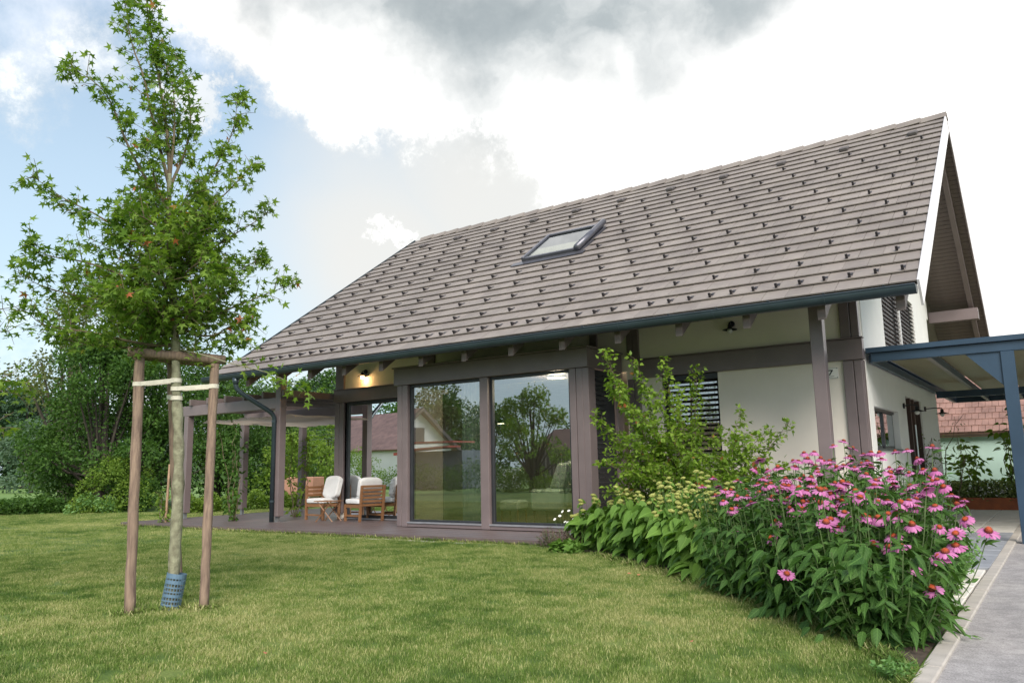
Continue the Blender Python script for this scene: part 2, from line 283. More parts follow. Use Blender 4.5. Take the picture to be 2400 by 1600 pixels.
# ------------------------------------------------------------------ mesh helpers
class MB:
    def __init__(s): s.v = []; s.f = []
    def box(s, x0, x1, y0, y1, z0, z1, M=None):
        if x0 > x1: x0, x1 = x1, x0
        if y0 > y1: y0, y1 = y1, y0
        if z0 > z1: z0, z1 = z1, z0
        n = len(s.v); p = [(x, y, z) for z in (z0, z1) for y in (y0, y1) for x in (x0, x1)]
        if M is not None: p = [tuple(M @ Vector(q)) for q in p]
        s.v += p
        s.f += [tuple(n + i for i in q) for q in ((0, 2, 3, 1), (4, 5, 7, 6), (0, 1, 5, 4), (2, 6, 7, 3), (0, 4, 6, 2), (1, 3, 7, 5))]
        return s
    def prism(s, pts, ax, a, b):             # polygon pts in the two other axes, extruded along axis ax from a to b
        n = len(s.v); k = len(pts)
        for t in (a, b):
            for p in pts:
                q = list(p); q.insert(ax, t); s.v.append(tuple(q))
        s.f.append(tuple(n + i for i in range(k))); s.f.append(tuple(n + k + i for i in reversed(range(k))))
        for i in range(k): j = (i + 1) % k; s.f.append((n + i, n + k + i, n + k + j, n + j))
        return s
    def tube(s, pts, rads, k=6, cap=True, jit=0.0):
        pts = [Vector(p) for p in pts]
        if isinstance(rads, (int, float)): rads = [rads] * len(pts)
        n = len(s.v); ref = Vector((0.3, 0.9, 0.1)).normalized()
        for i, p in enumerate(pts):
            t = (pts[min(i + 1, len(pts) - 1)] - pts[max(i - 1, 0)])
            t = t.normalized() if t.length > 1e-9 else Vector((0, 0, 1))
            a = t.cross(ref); 
            if a.length < 0.05: a = t.cross(Vector((1, 0, 0)))
            a.normalize(); b = t.cross(a)
            for j in range(k):
                an = 2 * PI * j / k; r = rads[i] * (1 + (random.uniform(-jit, jit) if jit else 0))
                s.v.append(tuple(p + (a * math.cos(an) + b * math.sin(an)) * r))
        for i in range(len(pts) - 1):
            for j in range(k):
                j2 = (j + 1) % k; s.f.append((n + i * k + j, n + i * k + j2, n + (i + 1) * k + j2, n + (i + 1) * k + j))
        if cap:
            s.f.append(tuple(n + j for j in reversed(range(k)))); s.f.append(tuple(n + (len(pts) - 1) * k + j for j in range(k)))
        return s
    def lathe(s, prof, k=12, M=None):
        n = len(s.v)
        for r, z in prof:
            for j in range(k):
                q = Vector((r * math.cos(2 * PI * j / k), r * math.sin(2 * PI * j / k), z)); s.v.append(tuple(M @ q if M is not None else q))
        for i in range(len(prof) - 1):
            for j in range(k):
                j2 = (j + 1) % k; s.f.append((n + i * k + j, n + i * k + j2, n + (i + 1) * k + j2, n + (i + 1) * k + j))
        return s
    def quad(s, a, b, c, d):
        n = len(s.v); s.v += [tuple(a), tuple(b), tuple(c), tuple(d)]; s.f.append((n, n + 1, n + 2, n + 3)); return s
    def mesh(s, name, m, smooth=False, bevel=0.0):
        me = bpy.data.meshes.new(name); me.from_pydata(s.v, [], s.f); me.update()
        if bevel:
            bm = bmesh.new(); bm.from_mesh(me)
            bmesh.ops.recalc_face_normals(bm, faces=bm.faces)
            bmesh.ops.bevel(bm, geom=list(bm.edges), offset=bevel, segments=1, affect='EDGES'); bm.to_mesh(me); bm.free()
        else:
            bm = bmesh.new(); bm.from_mesh(me); bmesh.ops.recalc_face_normals(bm, faces=bm.faces); bm.to_mesh(me); bm.free()
        me.materials.append(m)
        if smooth: me.polygons.foreach_set('use_smooth', [True] * len(me.polygons))
        return me
    def build(s, name, m, parent=None, smooth=False, bevel=0.0):
        return link(name, s.mesh(name, m, smooth, bevel), parent)
def link(name, me, parent=None):
    o = bpy.data.objects.new(name, me); COL.objects.link(o)
    if parent is not None: o.parent = parent
    return o
def tag(o, label=None, cat=None, group=None, kind=None):
    if label: o['label'] = label
    if cat: o['category'] = cat
    if group: o['group'] = group
    if kind: o['kind'] = kind
    return o
def thing(name, loc, label, cat, group=None, rz=0.0):
    o = bpy.data.objects.new(name, None); COL.objects.link(o); o.location = loc; o.rotation_euler = (0, 0, rz)
    o.empty_display_size = 0.2
    return tag(o, label, cat, group)
def children_local(root, fn):
    return fn
def arr_mesh(name, V, F, m):
    """V (n,3) float, F (m,k) int"""
    me = bpy.data.meshes.new(name); k = F.shape[1]
    me.vertices.add(len(V)); me.vertices.foreach_set('co', np.ascontiguousarray(V, dtype=np.float32).ravel())
    me.loops.add(F.size); me.loops.foreach_set('vertex_index', F.astype(np.int32).ravel())
    me.polygons.add(len(F)); me.polygons.foreach_set('loop_start', np.arange(0, F.size, k, dtype=np.int32))
    me.update(calc_edges=True); me.validate(); me.materials.append(m)
    return me
# leaf templates: vertices with the stalk at the origin, blade along +X, normal +Z; triangles only
def T_oval(curl=0.15, wd=0.32):
    v = np.array([(0, 0, 0), (0.35, wd, 0.04), (0.35, -wd, 0.04), (0.45, 0, -0.05), (1, 0, -curl)], float)
    f = np.array([(0, 3, 1), (0, 2, 3), (1, 3, 4), (3, 2, 4)]); return v, f
def T_ovate(wd, curl, fold=.25):
    X = [.10, .28, .50, .74]; W = [.62, 1.0, .86, .45]; v = [(0, 0, 0)]; f = []
    for x, w_ in zip(X, W):
        z = -curl * x ** 2; y = wd * w_; v += [(x, y, z + y * fold), (x, 0, z), (x, -y, z + y * fold)]
    v.append((1, 0, -curl * 1.05)); n = len(v) - 1
    f += [(0, 2, 1), (0, 3, 2)]
    for i in range(3):
        a = 1 + 3 * i; b = a + 3; f += [(a, a + 1, b + 1), (a, b + 1, b), (a + 1, a + 2, b + 2), (a + 1, b + 2, b + 1)]
    f += [(n - 3, n - 2, n), (n - 2, n - 1, n)]
    return np.array(v, float), np.array(f)
def T_lance(): return T_ovate(0.15, 0.32)
def T_star():
    v = [(0.25, 0, 0)]; f = []
    A = [(-150, .42), (-108, .30), (-72, .80), (-40, .38), (0, 1.0), (40, .38), (72, .80), (108, .30), (150, .42)]
    A = [(-160, .12), (-125, .62), (-95, .30), (-62, .92), (-32, .40), (0, 1.05), (32, .40), (62, .92), (95, .30), (125, .62), (160, .12)]
    for a, r in A: v.append((0.25 + 0.62 * r * math.cos(rad(a)), 0.62 * r * math.sin(rad(a)), -0.10 * r * r))
    for i in range(1, len(A)): f.append((0, i, i + 1))
    f.append((0, len(A), 1)); return np.array(v, float), np.array(f)
def T_heart():
    xs = [(0, 0), (-0.10, .22), (0.10, .40), (0.40, .38), (0.72, .20), (1.02, 0)]
    v = [(0, 0, 0), (0.3, 0, -0.03), (0.65, 0, -0.10), (1.02, 0, -0.30)]
    L_ = [(-0.12, .18, .06), (0.06, .36, .10), (0.35, .36, .07), (0.68, .21, -.02)]
    for s in (1, -1):
        for x, y, z in L_: v.append((x, s * y, z))
    f = []
    a = [4, 5, 6, 7]; b = [8, 9, 10, 11]
    for q, sg in ((a, 1), (b, -1)):
        t = [(0, q[0], q[1]), (0, q[1], 1), (1, q[1], q[2]), (1, q[2], 2), (2, q[2], q[3]), (2, q[3], 3)]
        f += [x if sg > 0 else x[::-1] for x in t]
    return np.array(v, float), np.array(f)
TV = dict(oval=T_oval(), lance=T_lance(), star=T_star(), heart=T_heart(), long=T_oval(0.45, 0.085), broad=T_ovate(.22, .34))
def rotmats(dirs, rolls):
    """frames with +X along dirs; the normal leans upwards, then rolled"""
    X = dirs / np.linalg.norm(dirs, axis=1, keepdims=True)
    up = np.tile(np.array([0, 0, 1.0]), (len(X), 1)); up[np.abs(X[:, 2]) > 0.97] = (1, 0, 0)
    Y = np.cross(up, X); Y /= np.linalg.norm(Y, axis=1, keepdims=True); Z = np.cross(X, Y)
    c, s_ = np.cos(rolls)[:, None], np.sin(rolls)[:, None]
    Y2 = Y * c + Z * s_; Z2 = -Y * s_ + Z * c
    return np.stack([X, Y2, Z2], axis=2)
def uvs(me, v, F):
    uv = me.uv_layers.new(name='leaf'); uv.data.foreach_set('uv', v[:, :2][(F.ravel() % len(v))].astype(np.float32).ravel())
def foliage(parent, tmpl, P, D, S, m, name='foliage', nparts=0, part='leaf', roll=0.5):
    """leaves at P pointing D with size S; the nparts nearest the viewpoint are objects of their own, the others one part"""
    P = np.asarray(P, float); D = np.asarray(D, float); S = np.asarray(S, float)
    v, f = TV[tmpl]; R = rotmats(D, RNG.normal(0, roll, len(P)))
    idx = np.argsort(np.linalg.norm(P - CAM, axis=1)); keep = idx[:nparts]; rest = idx[nparts:]
    base = np.array(parent.location) if parent is not None else np.zeros(3)
    if nparts:
        key = 'leafmesh_' + tmpl + m.name
        me = bpy.data.meshes.get(key)
        if me is None:
            me = arr_mesh(key, v, f, m)
            if 'leafuv' in m: uvs(me, v, f)
        for i in keep:
            o = link(part, me, parent)
            M3 = Matrix(R[i].tolist()) ; M = M3.to_4x4() @ Matrix.Scale(S[i], 4); M.translation = Vector(P[i] - base); o.matrix_local = M
    if len(rest):
        V = np.einsum('nij,kj->nki', R[rest] * S[rest][:, None, None], v) + (P[rest] - base)[:, None, :]
        F = (f[None] + (np.arange(len(rest)) * len(v))[:, None, None]).reshape(-1, 3)
        me = arr_mesh(name, V.reshape(-1, 3), F, m)
        if 'leafuv' in m: uvs(me, v, F)
        o = link(name, me, parent)
        if len(rest) > 0: o['kind'] = 'stuff'
        return o
def rdir(n, zb=0.0):
    d = RNG.normal(0, 1, (n, 3)); d[:, 2] = d[:, 2] * 0.6 + zb; return d / np.linalg.norm(d, axis=1, keepdims=True)
# ------------------------------------------------------------------ ground
TILE_W, EXP_ = 0.3125, 0.335
PITCH = rad(35.0); EY, EZ = 10.35, 3.24; XR, XL = -1.25, -15.0; RY = 16.74
SL = Vector((0, math.cos(PITCH), math.sin(PITCH))); NL = Vector((0, -math.sin(PITCH), math.cos(PITCH)))
def RP(x, c, off=0.0): return Vector((x, EY, EZ)) + SL * (c * EXP_) + NL * off

def grid_sheet(name, x0, x1, y0, y1, z, m, parent=None, n=1):
    mb = MB(); mb.quad((x0, y0, z), (x1, y0, z), (x1, y1, z), (x0, y1, z)); return mb.build(name, m, parent)
meadow = mat('field_grass', (0.10, 0.19, 0.035), 0.9, 0.0, 0.5, 0.5, 9, col2=(0.17, 0.27, 0.06), coord='World')
g = grid_sheet('ground', -1500, 1500, -1500, 1500, -0.02, meadow); tag(g, 'green meadow and field beyond the mown lawn', kind='structure')
LAWN = [(-0.80, 2.0), (-0.80, 4.9), (-1.30, 5.75), (-2.66, 7.14), (-5.12, 9.22), (-6.3, 9.86), (-18.2, 9.86), (-18.2, 16.8), (-21.0, 16.6), (-22.1, 13.9), (-25.2, 12.3), (-27.6, 11.1), (-34, 7), (-34, -6), (-0.8, -6)]
def poly_sheet(name, pts, z, m, parent=None):
    bm = bmesh.new(); vs = [bm.verts.new((x, y, z)) for x, y in pts]; f = bm.faces.new(vs)
    if f.normal.z < 0: f.normal_flip()
    bmesh.ops.triangulate(bm, faces=bm.faces)
    me = bpy.data.meshes.new(name); bm.to_mesh(me); bm.free(); me.materials.append(m)
    if me.polygons and me.polygons[0].normal.z < 0: me.flip_normals()
    return link(name, me, parent)
lawn = tag(poly_sheet('lawn', LAWN, 0.0, grass_g), 'mown lawn in front of the house', kind='structure')
tag(poly_sheet('flower_bed_soil', [(-0.80, 4.9), (-1.30, 5.75), (-2.66, 7.14), (-5.12, 9.22), (-6.25, 9.86), (-6.25, 12.45), (-2.4, 12.45), (-2.4, 9.6), (-0.80, 9.6)], 0.004, soil), 'dark soil of the flower bed', kind='structure')
# driveway, kerb, path
def asphalt():
    m = bpy.data.materials.new('pale_worn_asphalt'); m.use_nodes = True; nt = m.node_tree; b = nt.nodes['Principled BSDF']; b.inputs['Roughness'].default_value = 0.9
    g = nt.nodes.new('ShaderNodeNewGeometry')
    a = N(nt, 'ShaderNodeTexNoise', Scale=1.6, Detail=6.0); L(nt, g.outputs['Position'], a.inputs['Vector'])
    v = N(nt, 'ShaderNodeTexNoise', Scale=130.0, Detail=3.0, Roughness=0.7); L(nt, g.outputs['Position'], v.inputs['Vector'])
    c = ramp(nt, a.outputs['Fac'], [(0.3, (0.30, 0.285, 0.28)), (0.7, (0.40, 0.375, 0.36))])
    w1 = N(nt, 'ShaderNodeTexNoise', Scale=9.0, Detail=8.0, Roughness=0.7); L(nt, g.outputs['Position'], w1.inputs['Vector'])
    c1_ = mixc(nt, 1.0, c.outputs[0], ramp(nt, w1.outputs['Fac'], [(0.38, 0.80), (0.62, 1.06)]).outputs[0], 'MULTIPLY')
    c2 = mixc(nt, 1.0, c1_, ramp(nt, v.outputs['Fac'], [(0.35, 0.66), (0.65, 1.28)]).outputs[0], 'MULTIPLY'); L(nt, c2, b.inputs['Base Color'])
    bp = N(nt, 'ShaderNodeBump', Strength=0.5, Distance=0.004); L(nt, v.outputs['Fac'], bp.inputs['Height']); L(nt, bp.outputs[0], b.inputs['Normal']); return m
drv = grid_sheet('driveway', -0.675, 9.0, -6, 34, 0.012, asphalt()); tag(drv, 'pale grey asphalt driveway at the right', kind='structure')
kerb = thing('kerb', (-0.725, 0, 0), 'concrete kerb between flower bed and driveway', 'kerb'); kerb['kind'] = 'structure'
if 'category' in kerb: del kerb['category']
kbm = MB().box(-0.05, 0.05, 0.006, 0.994, -0.1, 0.035).mesh('kerb_stone', concrete, bevel=0.008)
for i in range(-5, 21):
    o = link('kerb_stone', kbm, kerb); o.location = (0, i, random.uniform(-0.003, 0.003))
paverm = mat('pale_paver', (0.64, 0.61, 0.55), 0.85, 0.10, 5, 0.3, 90, coord='World')
paverd = mat('slate_blue_paver', (0.26, 0.275, 0.30), 0.8, 0.15, 5, 0.3, 90, coord='World')
path = grid_sheet('path', -2.33, -0.776, 6.9, 21.0, 0.003, mat('joint_sand', (0.27, 0.25, 0.22), 0.95, 0.2, 20)); tag(path, 'garden path of rectangular paving slabs beside the house', kind='structure')
pm1 = MB().box(-0.245, 0.245, -0.145, 0.145, 0, 0.05).mesh('paving_slab', paverm, bevel=0.006)
pm2 = MB().box(-0.245, 0.245, -0.145, 0.145, 0, 0.05).mesh('paving_slab', paverd, bevel=0.006)
pm3 = MB().box(-0.38, 0.38, -0.29, 0.29, 0, 0.03).mesh('stepping_slab', paverm, bevel=0.008)
y = 9.85; r = 0
while y < 20.3:
    for c in range(3):
        x = -1.02 - 0.5 * c
        if x < -2.2: continue
        o = link('paving_slab', pm2 if y < 14.2 else pm1, path); o.location = (x, y, random.uniform(-0.022, -0.017)); o.rotation_euler = (0, 0, random.uniform(-.006, .006))
    y += 0.3; r += 1
for i, y in enumerate((7.2, 7.85, 8.5, 9.15)):
    o = link('paving_slab', pm3, path); o.location = (-1.17, y, 0.004); o.rotation_euler = (0, 0, random.uniform(-.02, .02))

# ------------------------------------------------------------------ lawn blades
def tuft_mesh(name, n, r, h):
    V = []; F = []
    for i in range(n):
        a = random.uniform(0, 2 * PI); d = r * math.sqrt(random.random()); x, y = d * math.cos(a), d * math.sin(a)
        b = random.uniform(0, 2 * PI); wd = random.uniform(0.0013, 0.0026); hh = h * random.uniform(0.5, 1.15); ln = random.uniform(0.2, 0.9) * hh; la = random.uniform(0, 2 * PI)
        dx, dy = math.cos(b) * wd, math.sin(b) * wd; lx, ly = math.cos(la) * ln, math.sin(la) * ln; k = len(V)
        V += [(x - dx, y - dy, -0.005), (x + dx, y + dy, -0.005), (x + dx * .7 + lx * .35, y + dy * .7 + ly * .35, hh * .6), (x - dx * .7 + lx * .35, y - dy * .7 + ly * .35, hh * .6), (x + lx, y + ly, hh)]
        F += [(k, k + 1, k + 2), (k, k + 2, k + 3), (k + 3, k + 2, k + 4)]
    return arr_mesh(name, np.array(V), np.array(F), grass_b)
def gn_scatter(obj, tuft, density, smin, smax, seed):
    ng = bpy.data.node_groups.new('scatter', 'GeometryNodeTree')
    ng.interface.new_socket('Geometry', in_out='INPUT', socket_type='NodeSocketGeometry'); ng.interface.new_socket('Geometry', in_out='OUTPUT', socket_type='NodeSocketGeometry')
    n = ng.nodes; i = n.new('NodeGroupInput'); o = n.new('NodeGroupOutput')
    d = n.new('GeometryNodeDistributePointsOnFaces'); d.inputs['Density'].default_value = density; d.inputs['Seed'].default_value = seed
    ins = n.new('GeometryNodeInstanceOnPoints'); oi = n.new('GeometryNodeObjectInfo'); oi.inputs[0].default_value = tuft; oi.transform_space = 'ORIGINAL'
    rv = n.new('FunctionNodeRandomValue'); rv.data_type = 'FLOAT_VECTOR'; rv.inputs[0].default_value = (0, 0, 0); rv.inputs[1].default_value = (0, 0, 6.283)
    rs = n.new('FunctionNodeRandomValue'); rs.data_type = 'FLOAT'; rs.inputs[2].default_value = smin; rs.inputs[3].default_value = smax
    L(ng, i.outputs[0], d.inputs[0]); L(ng, d.outputs[0], ins.inputs['Points']); L(ng, oi.outputs['Geometry'], ins.inputs['Instance'])
    L(ng, rv.outputs[0], ins.inputs['Rotation']); L(ng, rs.outputs[1], ins.inputs['Scale'])
    L(ng, ins.outputs[0], o.inputs[0])
    md = obj.modifiers.new('scatter', 'NODES'); md.node_group = ng
tA = tag(link('grass_tuft', tuft_mesh('tuft_a', 70, 0.085, 0.025)), 'short grass growing in the lawn', 'grass', kind='stuff'); tA.location = (-3, 4.4, 0)
tB = tag(link('grass_tuft', tuft_mesh('tuft_b', 60, 0.14, 0.03)), 'short grass growing in the lawn', 'grass', kind='stuff'); tB.location = (-9, 6, 0)
NEAR = [(-0.80, 2.0), (-0.80, 4.9), (-1.30, 5.75), (-2.66, 7.14), (-5.12, 9.22), (-6.3, 9.80), (-12.5, 9.80), (-12.5, 2.0)]
FARL = [(-12.5, 1.0), (-12.5, 9.80), (-18.2, 9.80), (-18.2, 16.8), (-21.0, 16.6), (-22.1, 13.9), (-25.2, 12.3), (-27.6, 11.1), (-27.6, 1.0)]
gN = tag(poly_sheet('grass', NEAR, 0.001, grass_b), 'short mown grass with dry straw patches', 'grass', kind='stuff'); gn_scatter(gN, tA, 150, 0.8, 1.25, 1)
gF = tag(poly_sheet('grass', FARL, 0.001, grass_b), 'distant mown grass left of the deck', 'grass', kind='stuff'); gn_scatter(gF, tB, 42, 0.8, 1.25, 2)
# ================================================================== HOUSE
def wl(o):
    v = Vector((0, 0, 0))
    while o is not None: v += o.location; o = o.parent
    return v
def BW(mb, name, m, parent, smooth=False, bevel=0.0, label=None):
    o = mb.build(name, m, parent, smooth, bevel); o.location = -wl(parent)
    if label: o['label'] = label
    return o
YW, YB = 12.45, 11.15
house = thing('house', (-8, 12.45, 0), 'modern timber framed house with taupe beams, cream walls and steep grey tiled roof', 'house')
# ---- walls
wl_ = MB()
wl_.box(-13.5, -10.42, YW, YW + .2, 2.66, 4.45)
wl_.box(-13.5, -13.27, YW, YW + .2, 0.08, 2.66)
wl_.box(-10.42, -6.2, YW, YW + .2, 2.76, 4.45)
wl_.box(-6.2, -5.54, YW, YW + .2, 0, 4.45); wl_.box(-4.55, -2.34, YW, YW + .2, 0, 4.45); wl_.box(-5.54, -4.55, YW, YW + .2, 0, 0.9); wl_.box(-5.54, -4.55, YW, YW + .2, 2.64, 4.45)
BW(wl_, 'front_wall', plaster, house)
gw = MB(); X0, X1 = -2.55, -2.33
def gpoly(y0, y1, z0, z1): gw.box(X0, X1, y0, y1, z0, z1)
gpoly(YW + .2, 13.01, 0, 3.0); gpoly(13.01, 15.12, 0, 1.31); gpoly(13.01, 15.12, 1.96, 3.0); gpoly(15.12, 16.05, 0, 3.0); gpoly(16.05, 17.95, 2.3, 3.0); gpoly(17.95, 20.45, 0, 3.0)
gpoly(12.65, 14.5, 3.0, 4.35); gpoly(18.12, 20.2, 3.0, 4.35)
gw.prism([(12.65, 4.35), (20.45, 4.35), (20.45, 4.75), (16.74, 7.2), (12.75, 4.5)], 0, X0, X1)
BW(gw, 'gable_wall', plaster_w, house)
lw = MB(); lw.box(-13.5, -13.3, YW + .2, 20.45, 0, 4.35); lw.prism([(12.75, 4.35), (20.45, 4.35), (20.45, 4.6), (16.74, 7.2)], 0, -13.5, -13.3)
lw.box(-13.3, -2.55, 20.25, 20.45, 0, 4.5)
BW(lw, 'rear_wall', plaster_w, house)
BW(MB().box(-13.3, -2.55, 16.9, 17.0, 0.1, 2.78), 'room_back_wall', interior, house)
BW(MB().box(-10.4, -6.42, YB + .12, YW, 0.07, 0.1).box(-13.3, -2.55, YW, 20.25, 0.06, 0.095), 'room_floor', floor_in, house)
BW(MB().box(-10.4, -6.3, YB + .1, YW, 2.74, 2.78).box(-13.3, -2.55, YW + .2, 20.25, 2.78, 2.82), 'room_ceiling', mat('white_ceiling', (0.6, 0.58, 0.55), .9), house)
# ---- timber trim: pilasters and string courses
def trim(name, *b, bevel=.006): return BW(MB().box(*b), name, taupe, house, bevel=bevel)
trim('string_course', -5.95, -2.30, YW - .08, YW + .05, 2.62, 2.93); trim('drip_cap', -5.96, -2.285, YW - .1, YW + .02, 2.935, 2.955)
trim('string_course', -13.58, -10.45, YW - .08, YW + .05, 2.66, 2.93); trim('drip_cap', -13.6, -10.45, YW - .1, YW + .02, 2.935, 2.955)
for a, b in ((-2.60, -2.455), (-2.445, -2.335)):
    trim('corner_pilaster', a, b, YW - .05, YW + .05, 0.0, 2.615); trim('corner_pilaster', a, b, YW - .05, YW + .05, 2.96, 4.4)
trim('corner_pilaster', -2.34, -2.322, YW - .02, YW + .12, 0, 2.615)
for a, b in ((-6.16, -6.05), (-6.04, -5.93)):
    trim('wall_pilaster', a, b, YW - .05, YW + .05, 0.0, 2.615); trim('wall_pilaster', a, b, YW - .05, YW + .05, 2.96, 4.4)
for a, b in ((-13.55, -13.41), (-13.40, -13.27)): trim('corner_pilaster', a, b, YW - .06, YW + .06, 0.21, 2.655)
trim('corner_pilaster', -13.55, -13.28, YW - .05, YW + .05, 2.96, 4.4)
trim('wall_pilaster', -10.78, -10.6, YW - .05, YW + .05, 2.96, 4.4); trim('wall_pilaster', -6.9, -6.75, YW - .05, YW + .05, 3.07, 4.4)
# ---- projecting bay
trim('bay_header', -10.53, -6.24, YB - .03, YW - .09, 2.735, 3.05); trim('bay_cap', -10.56, -6.21, YB - .06, YW - .09, 3.055, 3.085)
for a, b in ((-10.46, -10.345), (-10.335, -10.2), (-8.47, -8.29), (-6.61, -6.49), (-6.48, -6.36)): trim('bay_pilaster', a, b, YB, YB + .16, 0.085, 2.73)
trim('bay_corner_pilaster', -6.37, -6.25, YB + .01, YB + .24, 0.085, 2.73); trim('bay_corner_pilaster', -6.37, -6.25, YW - .3, YW - .06, 0.085, 2.73)
trim('bay_corner_pilaster', -10.46, -10.34, YB + .17, YB + .4, 0.085, 2.73)
trim('bay_plinth', -10.2, -6.61, YB + .02, YB + .14, 0.085, 0.155)
BW(MB().box(-10.45, -10.36, YB + .4, YW - .06, .1, 2.73), 'bay_side_wall', plaster, house)
def window(x0, x1, z0, z1, y, parent, fr=.06, m=antra, g=glass, name='window', sill=True, dep=.07):
    f = MB(); f.box(x0, x0 + fr, y, y + dep, z0, z1); f.box(x1 - fr, x1, y, y + dep, z0, z1); f.box(x0 + fr, x1 - fr, y, y + dep, z0, z0 + fr); f.box(x0 + fr, x1 - fr, y, y + dep, z1 - fr, z1)
    o = BW(f, name, m, parent, bevel=.004)
    BW(MB().quad((x0 + fr, y + dep * .5, z0 + fr), (x1 - fr, y + dep * .5, z0 + fr), (x1 - fr, y + dep * .5, z1 - fr), (x0 + fr, y + dep * .5, z1 - fr)), 'pane', g, o)
    if sill: BW(MB().box(x0 - .01, x1 + .01, y - .07, y - .002, z0 - .012, z0 + .012), 'sill', mat('pale_sill', (.42, .42, .45), .35, metal=.6) if 'pale_sill' not in MATS else MATS['pale_sill'], o)
    return o
window(-10.195, -8.475, 0.165, 2.73, YB + .07, house, .05)
window(-8.285, -6.615, 0.165, 2.73, YB + .07, house, .05)
window(-13.25, -10.47, 0.10, 2.655, YW + .02, house, .075)
BW(MB().box(-12.98, -12.90, YW + .06, YW + .12, .2, 2.58), 'door_stile', antra, house)
# bay side window with its blind (faces the entrance path)
sw = BW(MB().box(-6.33, -6.30, YB + .25, YW - .31, .15, 2.72), 'bay_side_window', antra, house)
for k in range(30): BW(MB().box(-6.30, -6.255, YB + .28, YB + .62, .3 + k * .08, .308 + k * .08), 'slat', slatm, sw)
# ---- blind window of the front wall
bw_ = window(-5.54, -4.55, 0.9, 2.64, YW + .1, house, .06)
bl = BW(MB().box(-5.535, -4.555, YW + .02, YW + .09, 2.52, 2.615), 'window_blind', antra, house)
sm = MB().box(-.475, .475, -.036, .036, -.0015, .0015).mesh('slat', slatm)
for k in range(20):
    o = link('slat', sm, bl); o.location = (-5.045, YW + .045, 0.93 + k * .083); o.rotation_euler = (rad(-24), 0, 0)
for x in (-4.72, -5.36): BW(MB().tube([(x, YW + .0, .92), (x, YW + .0, 2.52)], .003, 4), 'blind_cord', antra, bl)
# ---- gable windows and entrance
gb = BW(MB().box(-2.42, -2.40, 14.5, 18.12, 3.0, 4.35), 'gable_window', antra, house)
BW(MB().box(-2.36, -2.315, 16.2, 16.3, 3.0, 4.35), 'mullion', mat('pale_mullion', (.6, .6, .6), .5), gb)
for y0, y1 in ((14.52, 16.19), (16.31, 18.1)):
    me = MB().box(-.03, .03, 0, y1 - y0, -.0015, .0015).mesh('slat', slatm)
    for k in range(16): o = link('slat', me, gb); o.location = (-2.345, y0, 3.04 + k * .082); o.rotation_euler = (0, rad(20), 0)
ew = BW(MB().box(-2.46, -2.43, 13.01, 15.12, 1.31, 1.96), 'entrance_window', antra, house)
BW(MB().quad((-2.425, 13.08, 1.37), (-2.425, 14.05, 1.37), (-2.425, 14.05, 1.9), (-2.425, 13.08, 1.9)), 'pane', glass, ew)
BW(MB().quad((-2.425, 14.12, 1.37), (-2.425, 15.05, 1.37), (-2.425, 15.05, 1.9), (-2.425, 14.12, 1.9)), 'pane', glass, ew)
BW(MB().box(-2.43, -2.40, 13.0, 15.13, 1.915, 1.965).box(-2.43, -2.40, 14.05, 14.12, 1.31, 1.915).box(-2.43, -2.40, 13.0, 13.06, 1.31, 1.915).box(-2.43, -2.3, 13.0, 15.13, 1.285, 1.32), 'frame', antra, ew)
dm = mat('dark_oak_door', (.075, .045, .035), .5, .2, 4, stretch=(1, 1, .2))
dr = BW(MB().box(-2.5, -2.45, 16.05, 17.95, 0.05, 2.3), 'entrance_door', dm, house)
for y_ in (16.05, 16.75, 17.2, 17.88): BW(MB().box(-2.45, -2.36, y_, y_ + .07, .05, 2.3), 'door_stile', dm, dr)
BW(MB().tube([(-2.33, 16.95, .5), (-2.33, 16.95, 1.8)], .014, 8), 'door_handle', mat('steel_bar', (.6, .6, .6), .3, metal=.9), dr)
# ---- posts, purlins, rafters
post_m = MB().box(-.085, .085, -.085, .085, 0.2, 3.27).mesh('eave_post', taupe, bevel=.006)
foot_m = MB().box(-.035, .035, -.035, .035, 0, .2).mesh('post_foot', mat('galvanised_steel', (.35, .36, .37), .45, metal=.7))
for x in (-13.95, -2.64):
    o = link('eave_post', post_m, house); o.location = Vector((x, 11.2, 0)) - wl(house)
    link('post_foot', foot_m, o).location = (-.01, 0, .07)
BW(MB().box(-15.0, -2.5, 11.12, 11.28, 3.272, 3.49), 'eave_purlin', taupe_d, house, bevel=.006)
BW(MB().box(-2.34, -1.32, 20.68, 20.92, 4.30, 4.56), 'purlin', taupe, house, bevel=.006)
BW(MB().box(-2.34, -1.32, 12.6, 12.8, 4.2, 4.43), 'purlin', taupe, house, bevel=.006)
def slopebox(x0, x1, a, b, o0, o1, far=False, y_sh=0.0):
    """box lying in the roof slope from a to b metres up the slope and between offsets o0, o1 normal to it"""
    P = []
    for s, o in ((a, o0), (b, o0), (b, o1), (a, o1)):
        q = Vector((0, EY, EZ)) + SL * s + NL * o
        yy = q.y if not far else 2 * RY - q.y
        P.append((yy, q.z))
    return P
LEN = (RY - EY) / math.cos(PITCH)
rx = [-1.42 - .98 * k for k in range(14)]; rx[0] = -1.47
rf = MB().prism([(10.47, 3.33 - .02), (10.47, 2.94), (16.6, 2.94 + (16.6 - 10.47) * math.tan(PITCH)), (16.6, 3.31 + (16.6 - 10.47) * math.tan(PITCH))], 0, -.052, .052).mesh('rafter', taupe_d, bevel=.004)
for x in rx:
    o = link('rafter', rf, house); o.location = Vector((x, 0, 0)) - wl(house)
fr_ = MB().prism(slopebox(0, 0, 0.2, LEN - .05, -.06, -.22, True), 0, -.05, .05).mesh('rafter', taupe, bevel=.004)
for x in (-1.46,): o = link('rafter', fr_, house); o.location = Vector((x, 0, 0)) - wl(house)
BW(MB().box(-15.0, -1.27, 10.42, 10.455, 3.13, 3.26), 'fascia_board', taupe_d, house)
